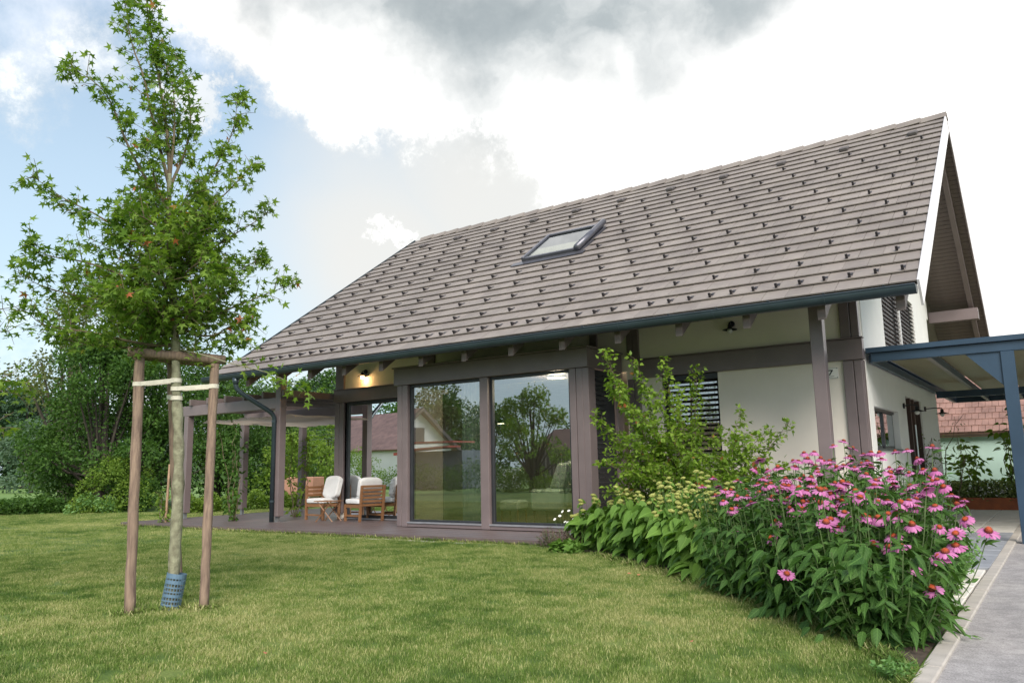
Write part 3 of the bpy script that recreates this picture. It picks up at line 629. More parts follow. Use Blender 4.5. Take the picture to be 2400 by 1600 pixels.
# ---- roof
roof = BW(MB().prism(slopebox(0, 0, 0.06, LEN, -.005, -.05), 0, XL, XR - .005), 'roof', mat('roof_underlay', (.10, .085, .08), .8), house, label='steep saddle roof of flat grey brown concrete tiles')
BW(MB().prism(slopebox(0, 0, 0.0, LEN, .03, -.03, True), 0, XL, XR), 'rear_slope', tile, roof)
BW(MB().prism(slopebox(0, 0, -.02, LEN + .02, .045, -.30), 0, XR + .002, XR + .03), 'verge_board', mat('sky_sheen_verge_board', (.62, .60, .60), .25, .03, spec=.8), house)  # taupe board coloured pale to stand in for grazing sky reflection
BW(MB().prism(slopebox(0, 0, -.02, LEN + .02, .045, -.10, True), 0, XR + .002, XR + .03), 'verge_board', taupe, house)
BW(MB().prism(slopebox(0, 0, .75, LEN + .02, .045, -.2), 0, XL - .03, XL - .002), 'verge_board', zinc, house)
sb = MB().box(0, .535, -.054, .054, -.012, 0).mesh('soffit_board', taupe_d, bevel=.003)
nb = int(LEN / .115)
for k in range(nb):
    s = .12 + k * .115; q = Vector((0, EY, EZ)) + SL * s + NL * -.036
    for x in (-2.32, -1.79):
        o = link('soffit_board', sb, roof); o.matrix_local = Matrix(((1, 0, 0, x), (0, math.cos(PITCH), math.sin(PITCH), 2 * RY - q.y), (0, -math.sin(PITCH), math.cos(PITCH), q.z), (0, 0, 0, 1)))
tw = TILE_W
def tile_mb(wd):
    mb = MB(); h = wd / 2 - .0025
    pr = [(0, .019), (0, .036), (.335, .004), (.40, -.002), (.40, -.012)]
    mb.prism(pr, 0, -h, h); return mb
TM = {1.0: tile_mb(tw).mesh('roof_tile', tile), 0.5: tile_mb(tw / 2).mesh('roof_tile', tile)}
def slopeM(x, c, off=0.0):
    p = RP(x, c, off); return Matrix(((1, 0, 0, p.x), (0, SL.y, NL.y, p.y), (0, SL.z, NL.z, p.z), (0, 0, 0, 1)))
spots = []
NC = 23
for c in range(NC):
    nx = 44; xs = []
    if c % 2 == 0: xs = [(XR - tw * (i + .5), 1.0) for i in range(nx)]
    else: xs = [(XR - tw * .25, .5)] + [(XR - tw * (i + 1), 1.0) for i in range(nx - 1)] + [(XL + tw * .25, .5)]
    if c < 2: xs.append((XL - tw * .5, 1.0))
    for x, k in xs:
        if -9.02 < x < -7.6 and 10.9 < c + .5 < 15.2: continue
        spots.append((np.linalg.norm(np.array(RP(x, c + .5)) - CAM), x, c, k))
spots.sort()
def jitM(x, c): return slopeM(x + random.uniform(-.001, .001), c + random.uniform(-.006, .006), random.uniform(-.001, .0015)) @ Matrix.Rotation(random.uniform(-.004, .004), 4, 'Z')
for _, x, c, k in spots[:300]:
    o = link('roof_tile', TM[k], roof); o.matrix_local = jitM(x, c)
big = MB()
for _, x, c, k in spots[300:]:
    t = tile_mb(tw * k); M = jitM(x, c); n = len(big.v)
    big.v += [tuple(M @ Vector(v)) for v in t.v]; big.f += [tuple(n + i for i in f) for f in t.f]
BW(big, 'roof_tiles', tile, roof)['kind'] = 'stuff'
# snow guards
sgm = mat('snow_guard_metal', (.035, .032, .036), .4, .2, 9, metal=.4)
sg = MB().box(-.016, .016, 0.025, .042, .03, .102).prism([(.042, .03), (.042, .10), (.17, .012)], 0, -.004, .004).box(-.022, .022, .03, .2, .022, .026).mesh('snow_guard', sgm)
gl = []
for k in range(43): gl.append((-1.43 - tw * k, 1))
for r_, c in enumerate(range(3, 21, 2)):
    st = (-1.55 if r_ % 2 == 0 else -1.86) - (0 if c < 12 else .02)
    k = 0
    while st - 2 * tw * k > XL + .1: gl.append((st - 2 * tw * k, c)); k += 1
for x, c in gl:
    if -9.1 < x < -7.4 and 10.5 < c < 15.4: continue
    link('snow_guard', sg, roof).matrix_local = slopeM(x, c, .0)
# ridge caps and ridge vents
cap = MB().prism([(-.14, -.09), (-.06, .035), (.06, .035), (.14, -.09), (.12, -.10), (.05, .015), (-.05, .015), (-.12, -.10)], 0, -.24, .24).mesh('ridge_cap', tile)
k = 0
x = XR - .2
while x > XL + .1:
    o = link('ridge_cap', cap, roof); o.location = (x, RY, EZ + LEN * math.sin(PITCH) + .035); o.rotation_euler = (0, rad(-3.4), 0); x -= .45
vt = MB()
vt.prism([(0.0, .0), (0.0, .085), (.10, .075), (.30, .01)], 0, -.085, .085); vent_me = vt.mesh('ridge_vent', mat('dark_vent', (.09, .08, .08), .6), bevel=.02)
for k in range(11): link('ridge_vent', vent_me, roof).matrix_local = slopeM(-1.75 - 1.23 * k, 20.35, .02)
# skylight
skm = mat('skylight_metal', (.13, .13, .15), .35, .1, 5, metal=.5)
def SB(mb, x0, x1, c0, c1, o0, o1):
    n = len(mb.v)
    for o in (o0, o1):
        for c in (c0, c1):
            for x in (x0, x1): mb.v.append(tuple(RP(x, c, o)))
    mb.f += [tuple(n + i for i in q) for q in ((0, 2, 3, 1), (4, 5, 7, 6), (0, 1, 5, 4), (2, 6, 7, 3), (0, 4, 6, 2), (1, 3, 7, 5))]; return mb
sky_l = BW(SB(MB(), -9.05, -7.55, 11.0, 15.3, -.02, .035), 'skylight', skm, house, label='roof window with dark metal frame in the middle of the tiled slope')
f = MB(); SB(f, -9.0, -8.92, 11.15, 15.2, .035, .13); SB(f, -7.72, -7.62, 11.15, 15.2, .035, .13); SB(f, -8.92, -7.72, 14.95, 15.2, .035, .13); SB(f, -8.92, -7.72, 11.15, 11.35, .035, .11)
BW(f, 'frame', skm, sky_l, bevel=.008)
BW(MB().tube([RP(-7.63, 11.1, .12), RP(-7.63, 15.45, .12)], .07, 12), 'cover_roll', skm, sky_l, smooth=True)
BW(MB().quad(RP(-8.92, 11.35, .095), RP(-7.72, 11.35, .095), RP(-7.72, 14.95, .095), RP(-8.92, 14.95, .095)), 'pane', roofglass, sky_l)
BW(SB(MB(), -8.92, -7.72, 11.35, 13.1, .045, .05), 'blind', mat('cream_pane_reflection', (.46, .43, .35), .9, .04), sky_l)  # cream sheet under the glass, standing in for a reflection in the pane
BW(SB(MB(), -9.2, -7.45, 10.6, 11.1, .03, .045), 'flashing', skm, sky_l)
# ---- gutter and downpipe
gt = MB(); k = 14; gy, gz, gr = 10.275, 3.195, .078
pts = [(gy + gr * math.cos(PI + PI * j / k), gz + gr * math.sin(PI + PI * j / k) * 1.35) for j in range(k + 1)]
inner = [(gy + (gr - .006) * math.cos(PI + PI * j / k), gz + .002 + (gr - .006) * math.sin(PI + PI * j / k) * 1.35) for j in range(k, -1, -1)]
gt.prism(pts + inner, 0, -15.42, XR - .01)
gt.tube([(-15.42, gy - gr, gz + .004), (XR - .01, gy - gr, gz + .004)], .011, 8)
gutter = BW(gt, 'gutter', zinc, house)
BW(MB().prism(pts, 0, XR - .012, XR - .002).prism(pts, 0, -15.43, -15.42), 'end_cap', zinc, gutter)
jp = [(gy + (gr + .004) * math.cos(PI + PI * j / k), gz + (gr + .003) * math.sin(PI + PI * j / k) * 1.35) for j in range(k + 1)]
jm = MB().prism(jp, 0, -.012, .012).mesh('gutter_joint', zinc)
for i in range(10): link('gutter_joint', jm, gutter).location = (-2.3 - 1.45 * i, 0, 0)
bm_ = MB().box(-.012, .012, 10.2, 10.42, 3.225, 3.232).mesh('gutter_bracket', zinc)
for i in range(20): link('gutter_bracket', bm_, gutter).location = (-1.6 - .7 * i, 0, 0)
dp = BW(MB().tube([(-14.3, 10.28, 3.12), (-14.3, 10.28, 2.98), (-14.29, 10.30, 2.9), (-14.25, 10.4, 2.80), (-14.1, 10.85, 2.52), (-14.03, 11.02, 2.40), (-14.01, 11.08, 2.30), (-14.01, 11.08, 0.09)], [.05] * 8, 14), 'downpipe', zinc, house, smooth=True)
BW(MB().tube([(-14.3, 10.28, 3.12), (-14.3, 10.28, 2.98)], [.075, .052], 14), 'outlet', zinc, dp, smooth=True)
for z_ in (2.2, .5): BW(MB().tube([(-14.01, 11.08, z_), (-14.01, 11.08, z_ + .04)], .056, 14), 'pipe_clip', zinc, dp)
# ---- lamps
def lamp(name, loc, label, rz, arm, lit=False, glob=True):
    t = thing(name, loc, label, 'wall lamp', None, rz)
    MB().tube([(0, 0, 0), (0, -.03, 0)], .05, 12).build('wall_plate', antra, t)
    MB().tube([(0, -.02, 0), (0, -arm * .6, .015), (0, -arm, 0), (0, -arm, -.05)], .011, 8).build('arm', antra, t, smooth=True)
    M = Matrix.Translation((0, -arm, -.05))
    MB().lathe([(.02, .03), (.03, .02), (.035, -.03), (.115, -.055), (.12, -.062)], 18, M).build('shade', antra, t, smooth=True)
    MB().lathe([(.001, -.04), (.03, -.045), (.042, -.075), (.035, -.105), (.012, -.12), (.001, -.121)], 14, M).build('bulb', bulb if lit else mat('frosted_glass', (.6, .6, .56), .3) if 'frosted_glass' not in MATS else MATS['frosted_glass'], t, smooth=True)
    return t
lamp('wall_lamp', (-12.62, YW - .0, 3.30), 'lit wall lamp glowing under the eaves above the terrace', 0, .12, True)
pl = bpy.data.lights.new('lamp_light', 'POINT'); pl.energy = 1.5; pl.color = (1, .6, .25); pl.shadow_soft_size = .04
plo = bpy.data.objects.new('lamp_light', pl); COL.objects.link(plo); plo.location = (-12.62, YW - .12, 3.10)
lamp('wall_lamp', (-4.26, YW, 3.38), 'unlit dark wall lamp under the eaves above the blind window', 0, .12)
lamp('wall_lamp', (-2.33, 15.72, 2.1), 'dark lamp on the entrance wall before the door', rad(90), .22)
lamp('wall_lamp', (-2.33, 18.4, 2.17), 'dark lamp on the entrance wall beyond the door', rad(90), .32)
# ---- number plate
npl = thing('house_number_plate', (-2.80, YW - .004, 2.45), 'small white enamel house number plate reading 7 beside the corner pilaster', 'house number')
MB().box(-.12, .12, -.008, 0, -.085, .085).build('plate', mat('enamel', (.70, .68, .62), .3, .02), npl, bevel=.004)
ink = mat('black_ink', (.02, .02, .025), .5)
MB().prism([(-.045, .05), (.045, .05), (.045, .035), (.0, -.03), (-.02, -.03), (.02, .033), (-.045, .033)], 1, -.0105, -.0085).build('numeral_seven', ink, npl)
MB().box(-.06, .06, -.0105, -.0085, -.052, -.046).build('lower_line', ink, npl)
bd = MB(); bd.box(-.108, .108, -.0100, -.0085, .072, .075).box(-.108, .108, -.0100, -.0085, -.075, -.072); bd.build('border', ink, npl)
for sx in (-1, 1):
    for sz in (-1, 1): MB().tube([(sx * .105, -.0085, sz * .07), (sx * .105, -.014, sz * .07)], .007, 8).build('screw', ink, npl)

# ================================================================== DECK, PERGOLA, FURNITURE
def deckmat():
    m = mat('taupe_deck_board', (.125, .095, .092), .42, .12, 3, 0.0); nt = m.node_tree; b = nt.nodes['Principled BSDF']
    g = nt.nodes.new('ShaderNodeNewGeometry'); sp = nt.nodes.new('ShaderNodeSeparateXYZ'); L(nt, g.outputs['Position'], sp.inputs[0])
    wv = math_(nt, 'PINGPONG', math_(nt, 'MULTIPLY', sp.outputs['Y'], 45.0), 0.5)
    bp = N(nt, 'ShaderNodeBump', Strength=.35, Distance=.006); L(nt, wv, bp.inputs['Height']); L(nt, bp.outputs[0], b.inputs['Normal']); return m
dkm = deckmat()
deck = tag(MB().box(-17.72, -6.3, 9.9, 12.44, .0, .05).box(-17.72, -13.56, 12.44, 16.2, 0, .05).build('deck', mat('deck_substructure', (.09, .07, .07), .7)), 'raised taupe timber deck along the house', kind='structure')
def boards(x0, x1, y0, y1, w_, nm='deck_board'):
    y = y0; me = None
    n = max(1, round((y1 - y0) / w_)); ww = (y1 - y0) / n
    me = MB().box(0, x1 - x0 - .004, .002, ww - .003, 0, .028).mesh(nm, dkm, bevel=.003)
    for i in range(n):
        o = link(nm, me, deck); o.location = (x0, y0 + i * ww, .052 + random.uniform(-.001, .001))
boards(-17.72, -10.25, 9.88, 12.44, .145); boards(-10.245, -6.3, 9.88, 11.14, .145); boards(-17.72, -13.58, 12.445, 16.2, .145)
o = MB().box(-17.73, -6.29, 9.855, 9.877, -.0, .078).build('edge_board', dkm, deck)
tag(MB().box(-10.2, -6.2, 9.66, 9.85, -.02, .006).build('edging_strip', concrete), 'thin concrete edging at the foot of the deck', kind='structure')

perg = thing('pergola', (-17.35, 11.2, .08), 'taupe timber pergola standing on the left end of the deck', 'pergola')
pm = MB().box(-.08, .08, -.08, .08, .13, 2.42).mesh('post', taupe, bevel=.006); ft = bpy.data.meshes['post_foot']
for y_ in (11.2, 12.8, 14.7):
    o = link('post', pm, perg); o.location = (0, y_ - 11.2, 0); link('post_foot', ft, o).location = (0, 0, -.06)
BW(MB().box(-17.56, -14.04, 11.12, 11.28, 2.5, 2.74), 'beam', taupe, perg, bevel=.006)
for y_ in (12.8, 14.7): BW(MB().box(-17.3, -13.58, y_ - .07, y_ + .07, 2.42, 2.62), 'beam', taupe, perg, bevel=.006)
BW(MB().box(-17.43, -17.27, 11.29, 14.8, 2.63, 2.74), 'side_beam', taupe, perg, bevel=.006)
jme = MB().box(-.035, .035, 0, 4.0, 0, .14).mesh('joist', taupe_d, bevel=.004)
for i in range(6): o = link('joist', jme, perg); o.location = (.23 + i * .68, -.15, 2.665)
sl = MB(); nn = 40
for i in range(nn):
    for j in range(8):
        def P(i_, j_): return (-17.1 + 3.4 * i_ / nn, 11.4 + 3.2 * j_ / 8, 2.33 + .05 * abs(math.sin(i_ * PI / 5)) + .012 * math.sin(j_ * 2.1 + i_ * .4))
        sl.quad(P(i, j), P(i + 1, j), P(i + 1, j + 1), P(i, j + 1))
BW(sl, 'shade_sail', sail, perg, smooth=False)
wr = MB()
for y_, z_ in ((14.9, 2.25), (14.9, 2.12), (14.9, 2.0)): wr.tube([(-17.3, y_, z_), (-13.6, y_, z_)], .006, 5)
BW(wr, 'trellis_wire', MATS['galvanised_steel'], perg)

def slatpanel(t, p0, p1, z0, z1, n, th=.02, lean=0.0):
    p0 = Vector(p0); p1 = Vector(p1); d = (p1 - p0).normalized(); nr = Vector((-d.y, d.x, 0))
    for i in range(n):
        z = z0 + (z1 - z0) * (i + .5) / n; hh = (z1 - z0) / n * .30; s = lean * (z - z0)
        mb = MB(); a = p0 + nr * s; b = p1 + nr * s
        for q in (a, b): pass
        v = []
        for q in (a, b):
            for w_ in (-th / 2, th / 2):
                for zz in (z - hh, z + hh): v.append(tuple(q + nr * w_ + Vector((0, 0, zz))))
        mb.v = v; mb.f = [(0, 1, 3, 2), (4, 6, 7, 5), (0, 4, 5, 1), (2, 3, 7, 6), (0, 2, 6, 4), (1, 5, 7, 3)]
        mb.build('back_slat', woodch, t)
def leg(t, x, y, z0, z1, dx=0, dy=0, w_=.025):
    mb = MB(); v = []
    for z, ex, ey in ((z0, 0, 0), (z1, dx, dy)):
        for a, b in ((-w_, -w_), (w_, -w_), (w_, w_), (-w_, w_)): v.append((x + ex + a, y + ey + b, z))
    mb.v = v; mb.f = [(0, 3, 2, 1), (4, 5, 6, 7), (0, 1, 5, 4), (1, 2, 6, 5), (2, 3, 7, 6), (3, 0, 4, 7)]; return mb.build('leg', woodch, t, bevel=.003)
def cush(t, name, cx, cy, cz, sx, sy, sz, M=None):
    bm = bmesh.new(); bmesh.ops.create_cube(bm, size=1); bmesh.ops.subdivide_edges(bm, edges=bm.edges, cuts=5, use_grid_fill=True)
    for v in bm.verts:
        x, y, z = v.co * 2; k = (1 - x ** 4) * (1 - y ** 4)
        v.co = Vector((x * sx / 2 * (1 - .02 * z * z), y * sy / 2 * (1 - .02 * z * z), z * sz / 2 * (.78 + .22 * max(k, 0) ** .5)))
    me = bpy.data.meshes.new(name); bm.to_mesh(me); bm.free(); me.materials.append(cushion); me.polygons.foreach_set('use_smooth', [True] * len(me.polygons))
    o = link(name, me, t); o.location = (cx, cy, cz)
    if M: o.rotation_euler = M
    sd = o.modifiers.new('s', 'SUBSURF'); sd.levels = sd.render_levels = 1
    return o
Wc = .62
t = thing('lounge_chair', (-12.72, 11.92, .081), 'wooden lounge chair turned away showing its slatted back, nearest the bay', 'lounge chair', None, rad(-14))
# faces -x; local frame: x 0 front .. .62 back, y 0 .. .58
for y_ in (0.03, .57): leg(t, .03, y_, 0, .34); leg(t, .62, y_, 0, .74, .09, 0)
for y_ in (0.03, .57): MB().box(.05, .61, y_ - .012, y_ + .012, .10, .14).build('stretcher', woodch, t)
for y_ in (0.03, .57): MB().box(.0, .63, y_ - .016, y_ + .016, .28, .35).build('seat_rail', woodch, t, bevel=.003)
MB().box(.0, .03, 0.03, .57, .28, .35).build('seat_rail', woodch, t)
MB().box(.02, .62, .05, .55, .335, .35).build('seat_board', woodch, t)
slatpanel(t, (.625, .04, 0), (.625, .56, 0), .30, .76, 6, lean=-.16)
cush(t, 'seat_cushion', .30, .30, .41, .60, .56, .12); cush(t, 'back_cushion', .56, .30, .68, .12, .54, .46, (0, rad(12), 0))
t = thing('lounge_chair', (-13.97, 11.93, .081), 'corner lounge chair with slatted side, left of the folding table', 'lounge chair', None, rad(-4))
for x_ in (.03, .62): leg(t, x_, .03, 0, .34 if x_ > .1 else .74)
for x_ in (.03, .62): leg(t, x_, .45, 0, .74, 0, .03)
MB().box(.03, .62, .02, .04, .28, .35).build('seat_rail', woodch, t); MB().box(.03, .62, .02, .04, .09, .125).build('stretcher', woodch, t); MB().box(.02, .05, .03, .45, .28, .35).build('seat_rail', woodch, t); MB().box(.6, .63, .03, .45, .28, .35).build('seat_rail', woodch, t)
slatpanel(t, (.03, .04, 0), (.03, .44, 0), .40, .74, 4); slatpanel(t, (.05, .46, 0), (.62, .46, 0), .36, .74, 5, lean=.05)
cush(t, 'seat_cushion', .34, .22, .41, .60, .44, .12); cush(t, 'back_cushion', .55, .34, .70, .56, .12, .50, (rad(-14), 0, rad(-6)))
t = thing('folding_table', (-12.98, 11.74, .081), 'small folding wooden table between the two lounge chairs', 'table', None, rad(12))
for i in range(5): MB().box(-.24, .24, -.2 + i * .082, -.2 + i * .082 + .07, .415, .432).build('table_slat', woodch, t)
for y_ in (-.17, .15):
    MB().tube([(-.2, y_, 0), (.18, y_, .41)], .013, 4).build('leg', woodch, t); MB().tube([(.2, y_ + .03, 0), (-.18, y_ + .03, .41)], .013, 4).build('leg', woodch, t)
t = thing('garden_chair', (-14.35, 14.3, .081), 'red brown folding garden chair behind the lounge chairs', 'garden chair', None, rad(160))
redw = mat('red_brown_wood', (.30, .06, .03), .5, .2, 6)
for i in range(5): MB().box(-.2 + i * .085, -.2 + i * .085 + .06, .18, .2, .45, .93).build('back_slat', redw, t)
for x_ in (-.22, .22): MB().tube([(x_, .2, .0), (x_, .19, .95)], .014, 4).build('leg', redw, t); MB().tube([(x_, -.2, 0), (x_, -.18, .44)], .014, 4).build('leg', redw, t)
MB().box(-.22, .22, -.2, .2, .43, .45).build('seat', redw, t)
# ---- room behind the glass
t = thing('wing_armchair', (-7.85, 12.55, .1), 'pale green wing armchair seen through the right bay window', 'armchair', None, rad(-78))
def soft(name, mb, p): 
    o = mb.build(name, chairfab, p, bevel=.04); return o
soft('seat', MB().box(-.32, .32, -.32, .34, .26, .46), t); soft('backrest', MB().prism([(.22, .3), (.36, .3), (.50, 1.12), (.36, 1.14)], 0, -.3, .3), t)
for s in (-1, 1):
    soft('armrest', MB().box(s * .32, s * .42, -.3, .34, .26, .64), t); soft('wing', MB().prism([(.05, .64), (.36, .64), (.47, 1.12), (.22, 1.1)], 0, s * .30, s * .37), t)
    for y_ in (-.26, .3): MB().tube([(s * .3, y_, .27), (s * .33, y_, 0)], [.025, .015], 8).build('leg', woodch, t)
t = thing('footstool', (-8.5, 12.2, .1), 'pale green footstool beside the wing armchair indoors', 'footstool', None, rad(-78))
soft('seat', MB().box(-.24, .24, -.2, .2, .26, .44), t)
for s in (-1, 1):
    for y_ in (-.16, .16): MB().tube([(s * .19, y_, .27), (s * .21, y_, 0)], [.022, .014], 8).build('leg', woodch, t)
def ceil_light(x, y, lab):
    t = thing('ceiling_light', (x, y, 2.76), lab, 'ceiling light'); MB().tube([(0, 0, 0), (0, 0, -.05)], .17, 20).build('housing', MATS['white_ceiling'], t); MB().tube([(0, 0, -.051), (0, 0, -.056)], .155, 20).build('diffuser', ledring, t)
ceil_light(-7.35, 11.95, 'round lit ceiling light behind the right bay window')
for x, y, lab in ((-11.2, 14.4, 'small pendant glow seen through the left bay window'), (-10.7, 14.9, 'small pendant glow beside the bay mullion'), (-14.0 + 1.2, 14.6, 'small pendant glow behind the terrace door')):
    t = thing('pendant_lamp', (x, y, 2.15), lab, 'pendant lamp'); MB().tube([(0, 0, 0), (0, 0, .62)], .006, 6).build('cord', antra, t)
    MB().lathe([(.02, .12), (.09, .0), (.085, -.005)], 16).build('shade', antra, t); MB().tube([(0, 0, .01), (0, 0, -.01)], .075, 14).build('bulb', ledring, t)
rl = bpy.data.lights.new('room_light', 'POINT'); rl.energy = 30; rl.color = (1, .82, .58); rl.shadow_soft_size = .15
rlo = bpy.data.objects.new('room_light', rl); COL.objects.link(rlo); rlo.location = (-7.35, 11.95, 2.55)
# curtain
cm = MB(); 
for i in range(24):
    x = -9.15 + i * .02; cm.quad((x, 11.5 + .03 * math.sin(i * 1.4), .11), (x + .02, 11.5 + .03 * math.sin((i + 1) * 1.4), .11), (x + .02, 11.5 + .03 * math.sin((i + 1) * 1.4), 2.7), (x, 11.5 + .03 * math.sin(i * 1.4), 2.7))
tag(cm.build('curtain', mat('pale_curtain', (.42, .47, .46), .9), None, smooth=True), 'narrow pale curtain behind the left bay window', 'curtain')

# ================================================================== CARPORT
cp = thing('carport', (-.52, 12.65, 0), 'blue grey steel carport with translucent roof panels beside the entrance', 'carport')
def cpb(name, *b, m=blue): return BW(MB().box(*b), name, m, cp, bevel=.005)
cpb('front_beam', -2.24, 4.2, 12.6, 12.7, 2.585, 2.715); cpb('roof_edge', -2.30, 4.25, 12.55, 12.72, 2.72, 2.795)
cpb('post', -.60, -.44, 12.60, 12.72, 0.0, 2.584); cpb('post', 3.9, 4.06, 12.60, 12.72, 0.0, 2.584)
cpb('post', -.60, -.44, 23.6, 23.72, 0.0, 2.584)
BW(MB().prism([(-.60, 2.584), (-1.02, 2.584), (-.60, 2.12)], 1, 12.63, 12.66), 'gusset_plate', blue, cp)
BW(MB().box(-2.325, -2.205, 12.73, 23.6, 2.738, 2.795), 'side_flashing', blue, cp)
cpb('wall_plate', -2.29, -2.22, 12.72, 23.7, 2.585, 2.70)
railm = mat('pale_edge', (.25, .23, .20), .5)
for x_ in (-1.50, -.76, -.02, .72, 1.46, 2.2, 2.94): cpb('rafter', x_ - .03, x_ + .03, 12.72, 23.6, 2.60, 2.72); cpb('rafter_trim', x_ - .032, x_ + .032, 12.73, 23.6, 2.592, 2.599, m=railm)
cpb('rear_beam', -2.24, 4.2, 23.6, 23.72, 2.585, 2.72); cpb('cross_beam', -2.2, 4.2, 19.4, 19.5, 2.45, 2.59)
panel = leafmat('translucent_panel', (.30, .28, .18), (.36, .34, .24), .3, .4, tcol=(1, 1, .9))
for i, x_ in enumerate((-2.2, -1.47, -.73, .01, .75, 1.49, 2.23, 2.97)): cpb('roof_panel', x_ + .01, x_ + .70, 12.73, 23.6, 2.728, 2.736, m=panel)
cpb('fascia', -2.30, 4.25, 23.6, 23.75, 2.725, 2.795)

# ================================================================== RIGHT BACKGROUND
ou = thing('outbuilding', (1.5, 27.0, 0), 'pale green rendered outbuilding with low red tiled roof', 'outbuilding')
green_pl = mat('mint_render', (.44, .59, .51), .9, .08, 1.5, .4, 30)
BW(MB().box(-3.3, 9, 26.2, 26.4, -.02, 1.86), 'wall', green_pl, ou)
BW(MB().box(-3.35, 9, 26.14, 26.2, -.02, .34), 'plinth', mat('grey_plinth', (.30, .31, .33), .8), ou)
BW(MB().box(-3.3, 9, 25.95, 26.1, 1.78, 1.84), 'gutter', antra, ou)
rt = BW(MB().prism([(25.9, 1.84), (29.3, 4.5), (32.7, 1.84), (32.6, 1.74), (29.3, 4.35), (26.0, 1.74)], 0, -4.2, 9.5), 'roof', redt, ou)
tm2 = MB().prism([(0, .0), (0, .04), (.36, .012), (.36, -.01)], 0, -.082, .082).mesh('roof_tile', redt, bevel=.008)
pc = math.atan2(2.66, 3.4); cnt = 0
big = MB()
for c in range(14):
    for i in range(78):
        x_ = -4.1 + i * .17 + (.085 if c % 2 else 0); y_ = 25.88 + c * .30 * math.cos(pc); z_ = 1.86 + c * .30 * math.sin(pc)
        M = Matrix.Translation((x_, y_, z_)) @ Matrix.Rotation(pc, 4, 'X') @ Matrix.Rotation(random.uniform(-.02, .02), 4, 'Z')
        if i < 24 and c < 12: link('roof_tile', tm2, rt).matrix_local = M
        else:
            n = len(big.v); big.v += [tuple(M @ v.co) for v in tm2.vertices]; big.f += [tuple(n + k for k in p.vertices) for p in tm2.polygons]
BW(big, 'roof_tiles', redt, rt)['kind'] = 'stuff'
pn = thing('corten_planter', (-1.9, 20.6, 0), 'long rust coloured steel planter at the end of the path', 'planter')
MB().box(-1.2, 1.75, -.03, 0, 0, .27).build('side_panel', corten, pn); MB().box(-1.2, 1.75, .9, .93, 0, .27).build('side_panel', corten, pn); MB().box(-1.23, -1.2, -.03, .93, 0, .27).build('end_panel', corten, pn); MB().box(1.75, 1.78, -.03, .93, 0, .27).build('end_panel', corten, pn)
MB().box(-1.2, 1.75, 0, .9, 0, .22).build('earth', soil, pn)
# ================================================================== YOUNG STAR-LEAVED TREE
SC = 2400 / 2352.0
def T(u, v, dr=0.0, r=7.61): return Vector(atr(u * SC, v * SC, r + dr))
def resample(pts, step):
    out = [Vector(pts[0])]
    for a, b in zip(pts[:-1], pts[1:]):
        a = Vector(a); b = Vector(b); n = max(1, int((b - a).length / step))
        for i in range(1, n + 1): out.append(a.lerp(b, i / n))
    return out
def smooth_pl(pts, it=2):
    for _ in range(it):
        q = [pts[0]]
        for a, b in zip(pts[:-1], pts[1:]): q += [a.lerp(b, .25), a.lerp(b, .75)]
        pts = q + [pts[-1]]
    return pts
def limb_tree(t, limbs, barkmat, leafm, tmpl, S, twig=(.12, .34), step=.075, per=(3, 7), r0=.02, nparts=0, start=.25, droop=-.15, twigdir=None):
    mb = MB(); P = []; D = []; Sz = []
    for pts in limbs:
        pts = smooth_pl([Vector(p) for p in pts], 2); pts = resample(pts, step); n = len(pts)
        rr = r0 * min(1, .35 + n * step / 2.2)
        mb.tube(pts, [max(.0028, rr * (1 - i / n) ** 1.1) for i in range(n)], 5)
        for i in range(int(n * start), n):
            f = i / n
            for _ in range(2 if random.random() < .8 else 1):
                tdir = (pts[min(i + 1, n - 1)] - pts[max(i - 1, 0)]).normalized()
                a = Vector((random.gauss(0, 1), random.gauss(0, 1), random.gauss(0, 1))); a = (a - tdir * a.dot(tdir)).normalized()
                d = (tdir * random.uniform(.2, .9) + a + Vector((0, 0, .25))).normalized()
                ln = random.uniform(*twig) * (1.15 - .6 * f); tip = pts[i] + d * ln
                mb.tube([pts[i], pts[i] + d * ln * .5 + Vector((0, 0, .01)), tip], [.0035, .0028, .0018], 3, cap=False)
                for k in range(random.randint(*per)):
                    q = pts[i].lerp(tip, random.uniform(.25, 1.05)); b = Vector((random.gauss(0, 1), random.gauss(0, 1), random.gauss(0, .7) + droop)).normalized()
                    P.append(tuple(q + b * .025)); D.append(tuple(b)); Sz.append(S * random.uniform(.65, 1.15))
    b_ = mb.build('branches', barkmat, t); b_.location = -t.location
    foliage(t, tmpl, P, D, Sz, leafm, 'foliage', nparts, 'leaf', .7)
    return len(P)
tb = gnd(398, 1427)
yt = thing('young_star_leaved_tree', tuple(tb), 'young tree with star shaped leaves held by three round stakes on the lawn', 'tree')
tp = [T(393, 1398), T(398, 1340), T(404, 1230), T(410, 1130), T(411, 1000), T(405, 900), T(404, 830), T(400, 700), T(392, 560), T(388, 470), T(390, 400)]
tp[0] = Vector(tb) - Vector((0, 0, .03))
tpts = resample(smooth_pl(tp, 2), .06)
mb = MB(); n = len(tpts)
mb.tube(tpts, [(.054 - .036 * (i / n) ** 1.2) * (1 + .13 * math.sin(i * 1.9) + random.uniform(-.07, .10)) for i in range(n)], 12, jit=.05)
o = mb.build('trunk', bark, yt, smooth=True); o.location = -yt.location
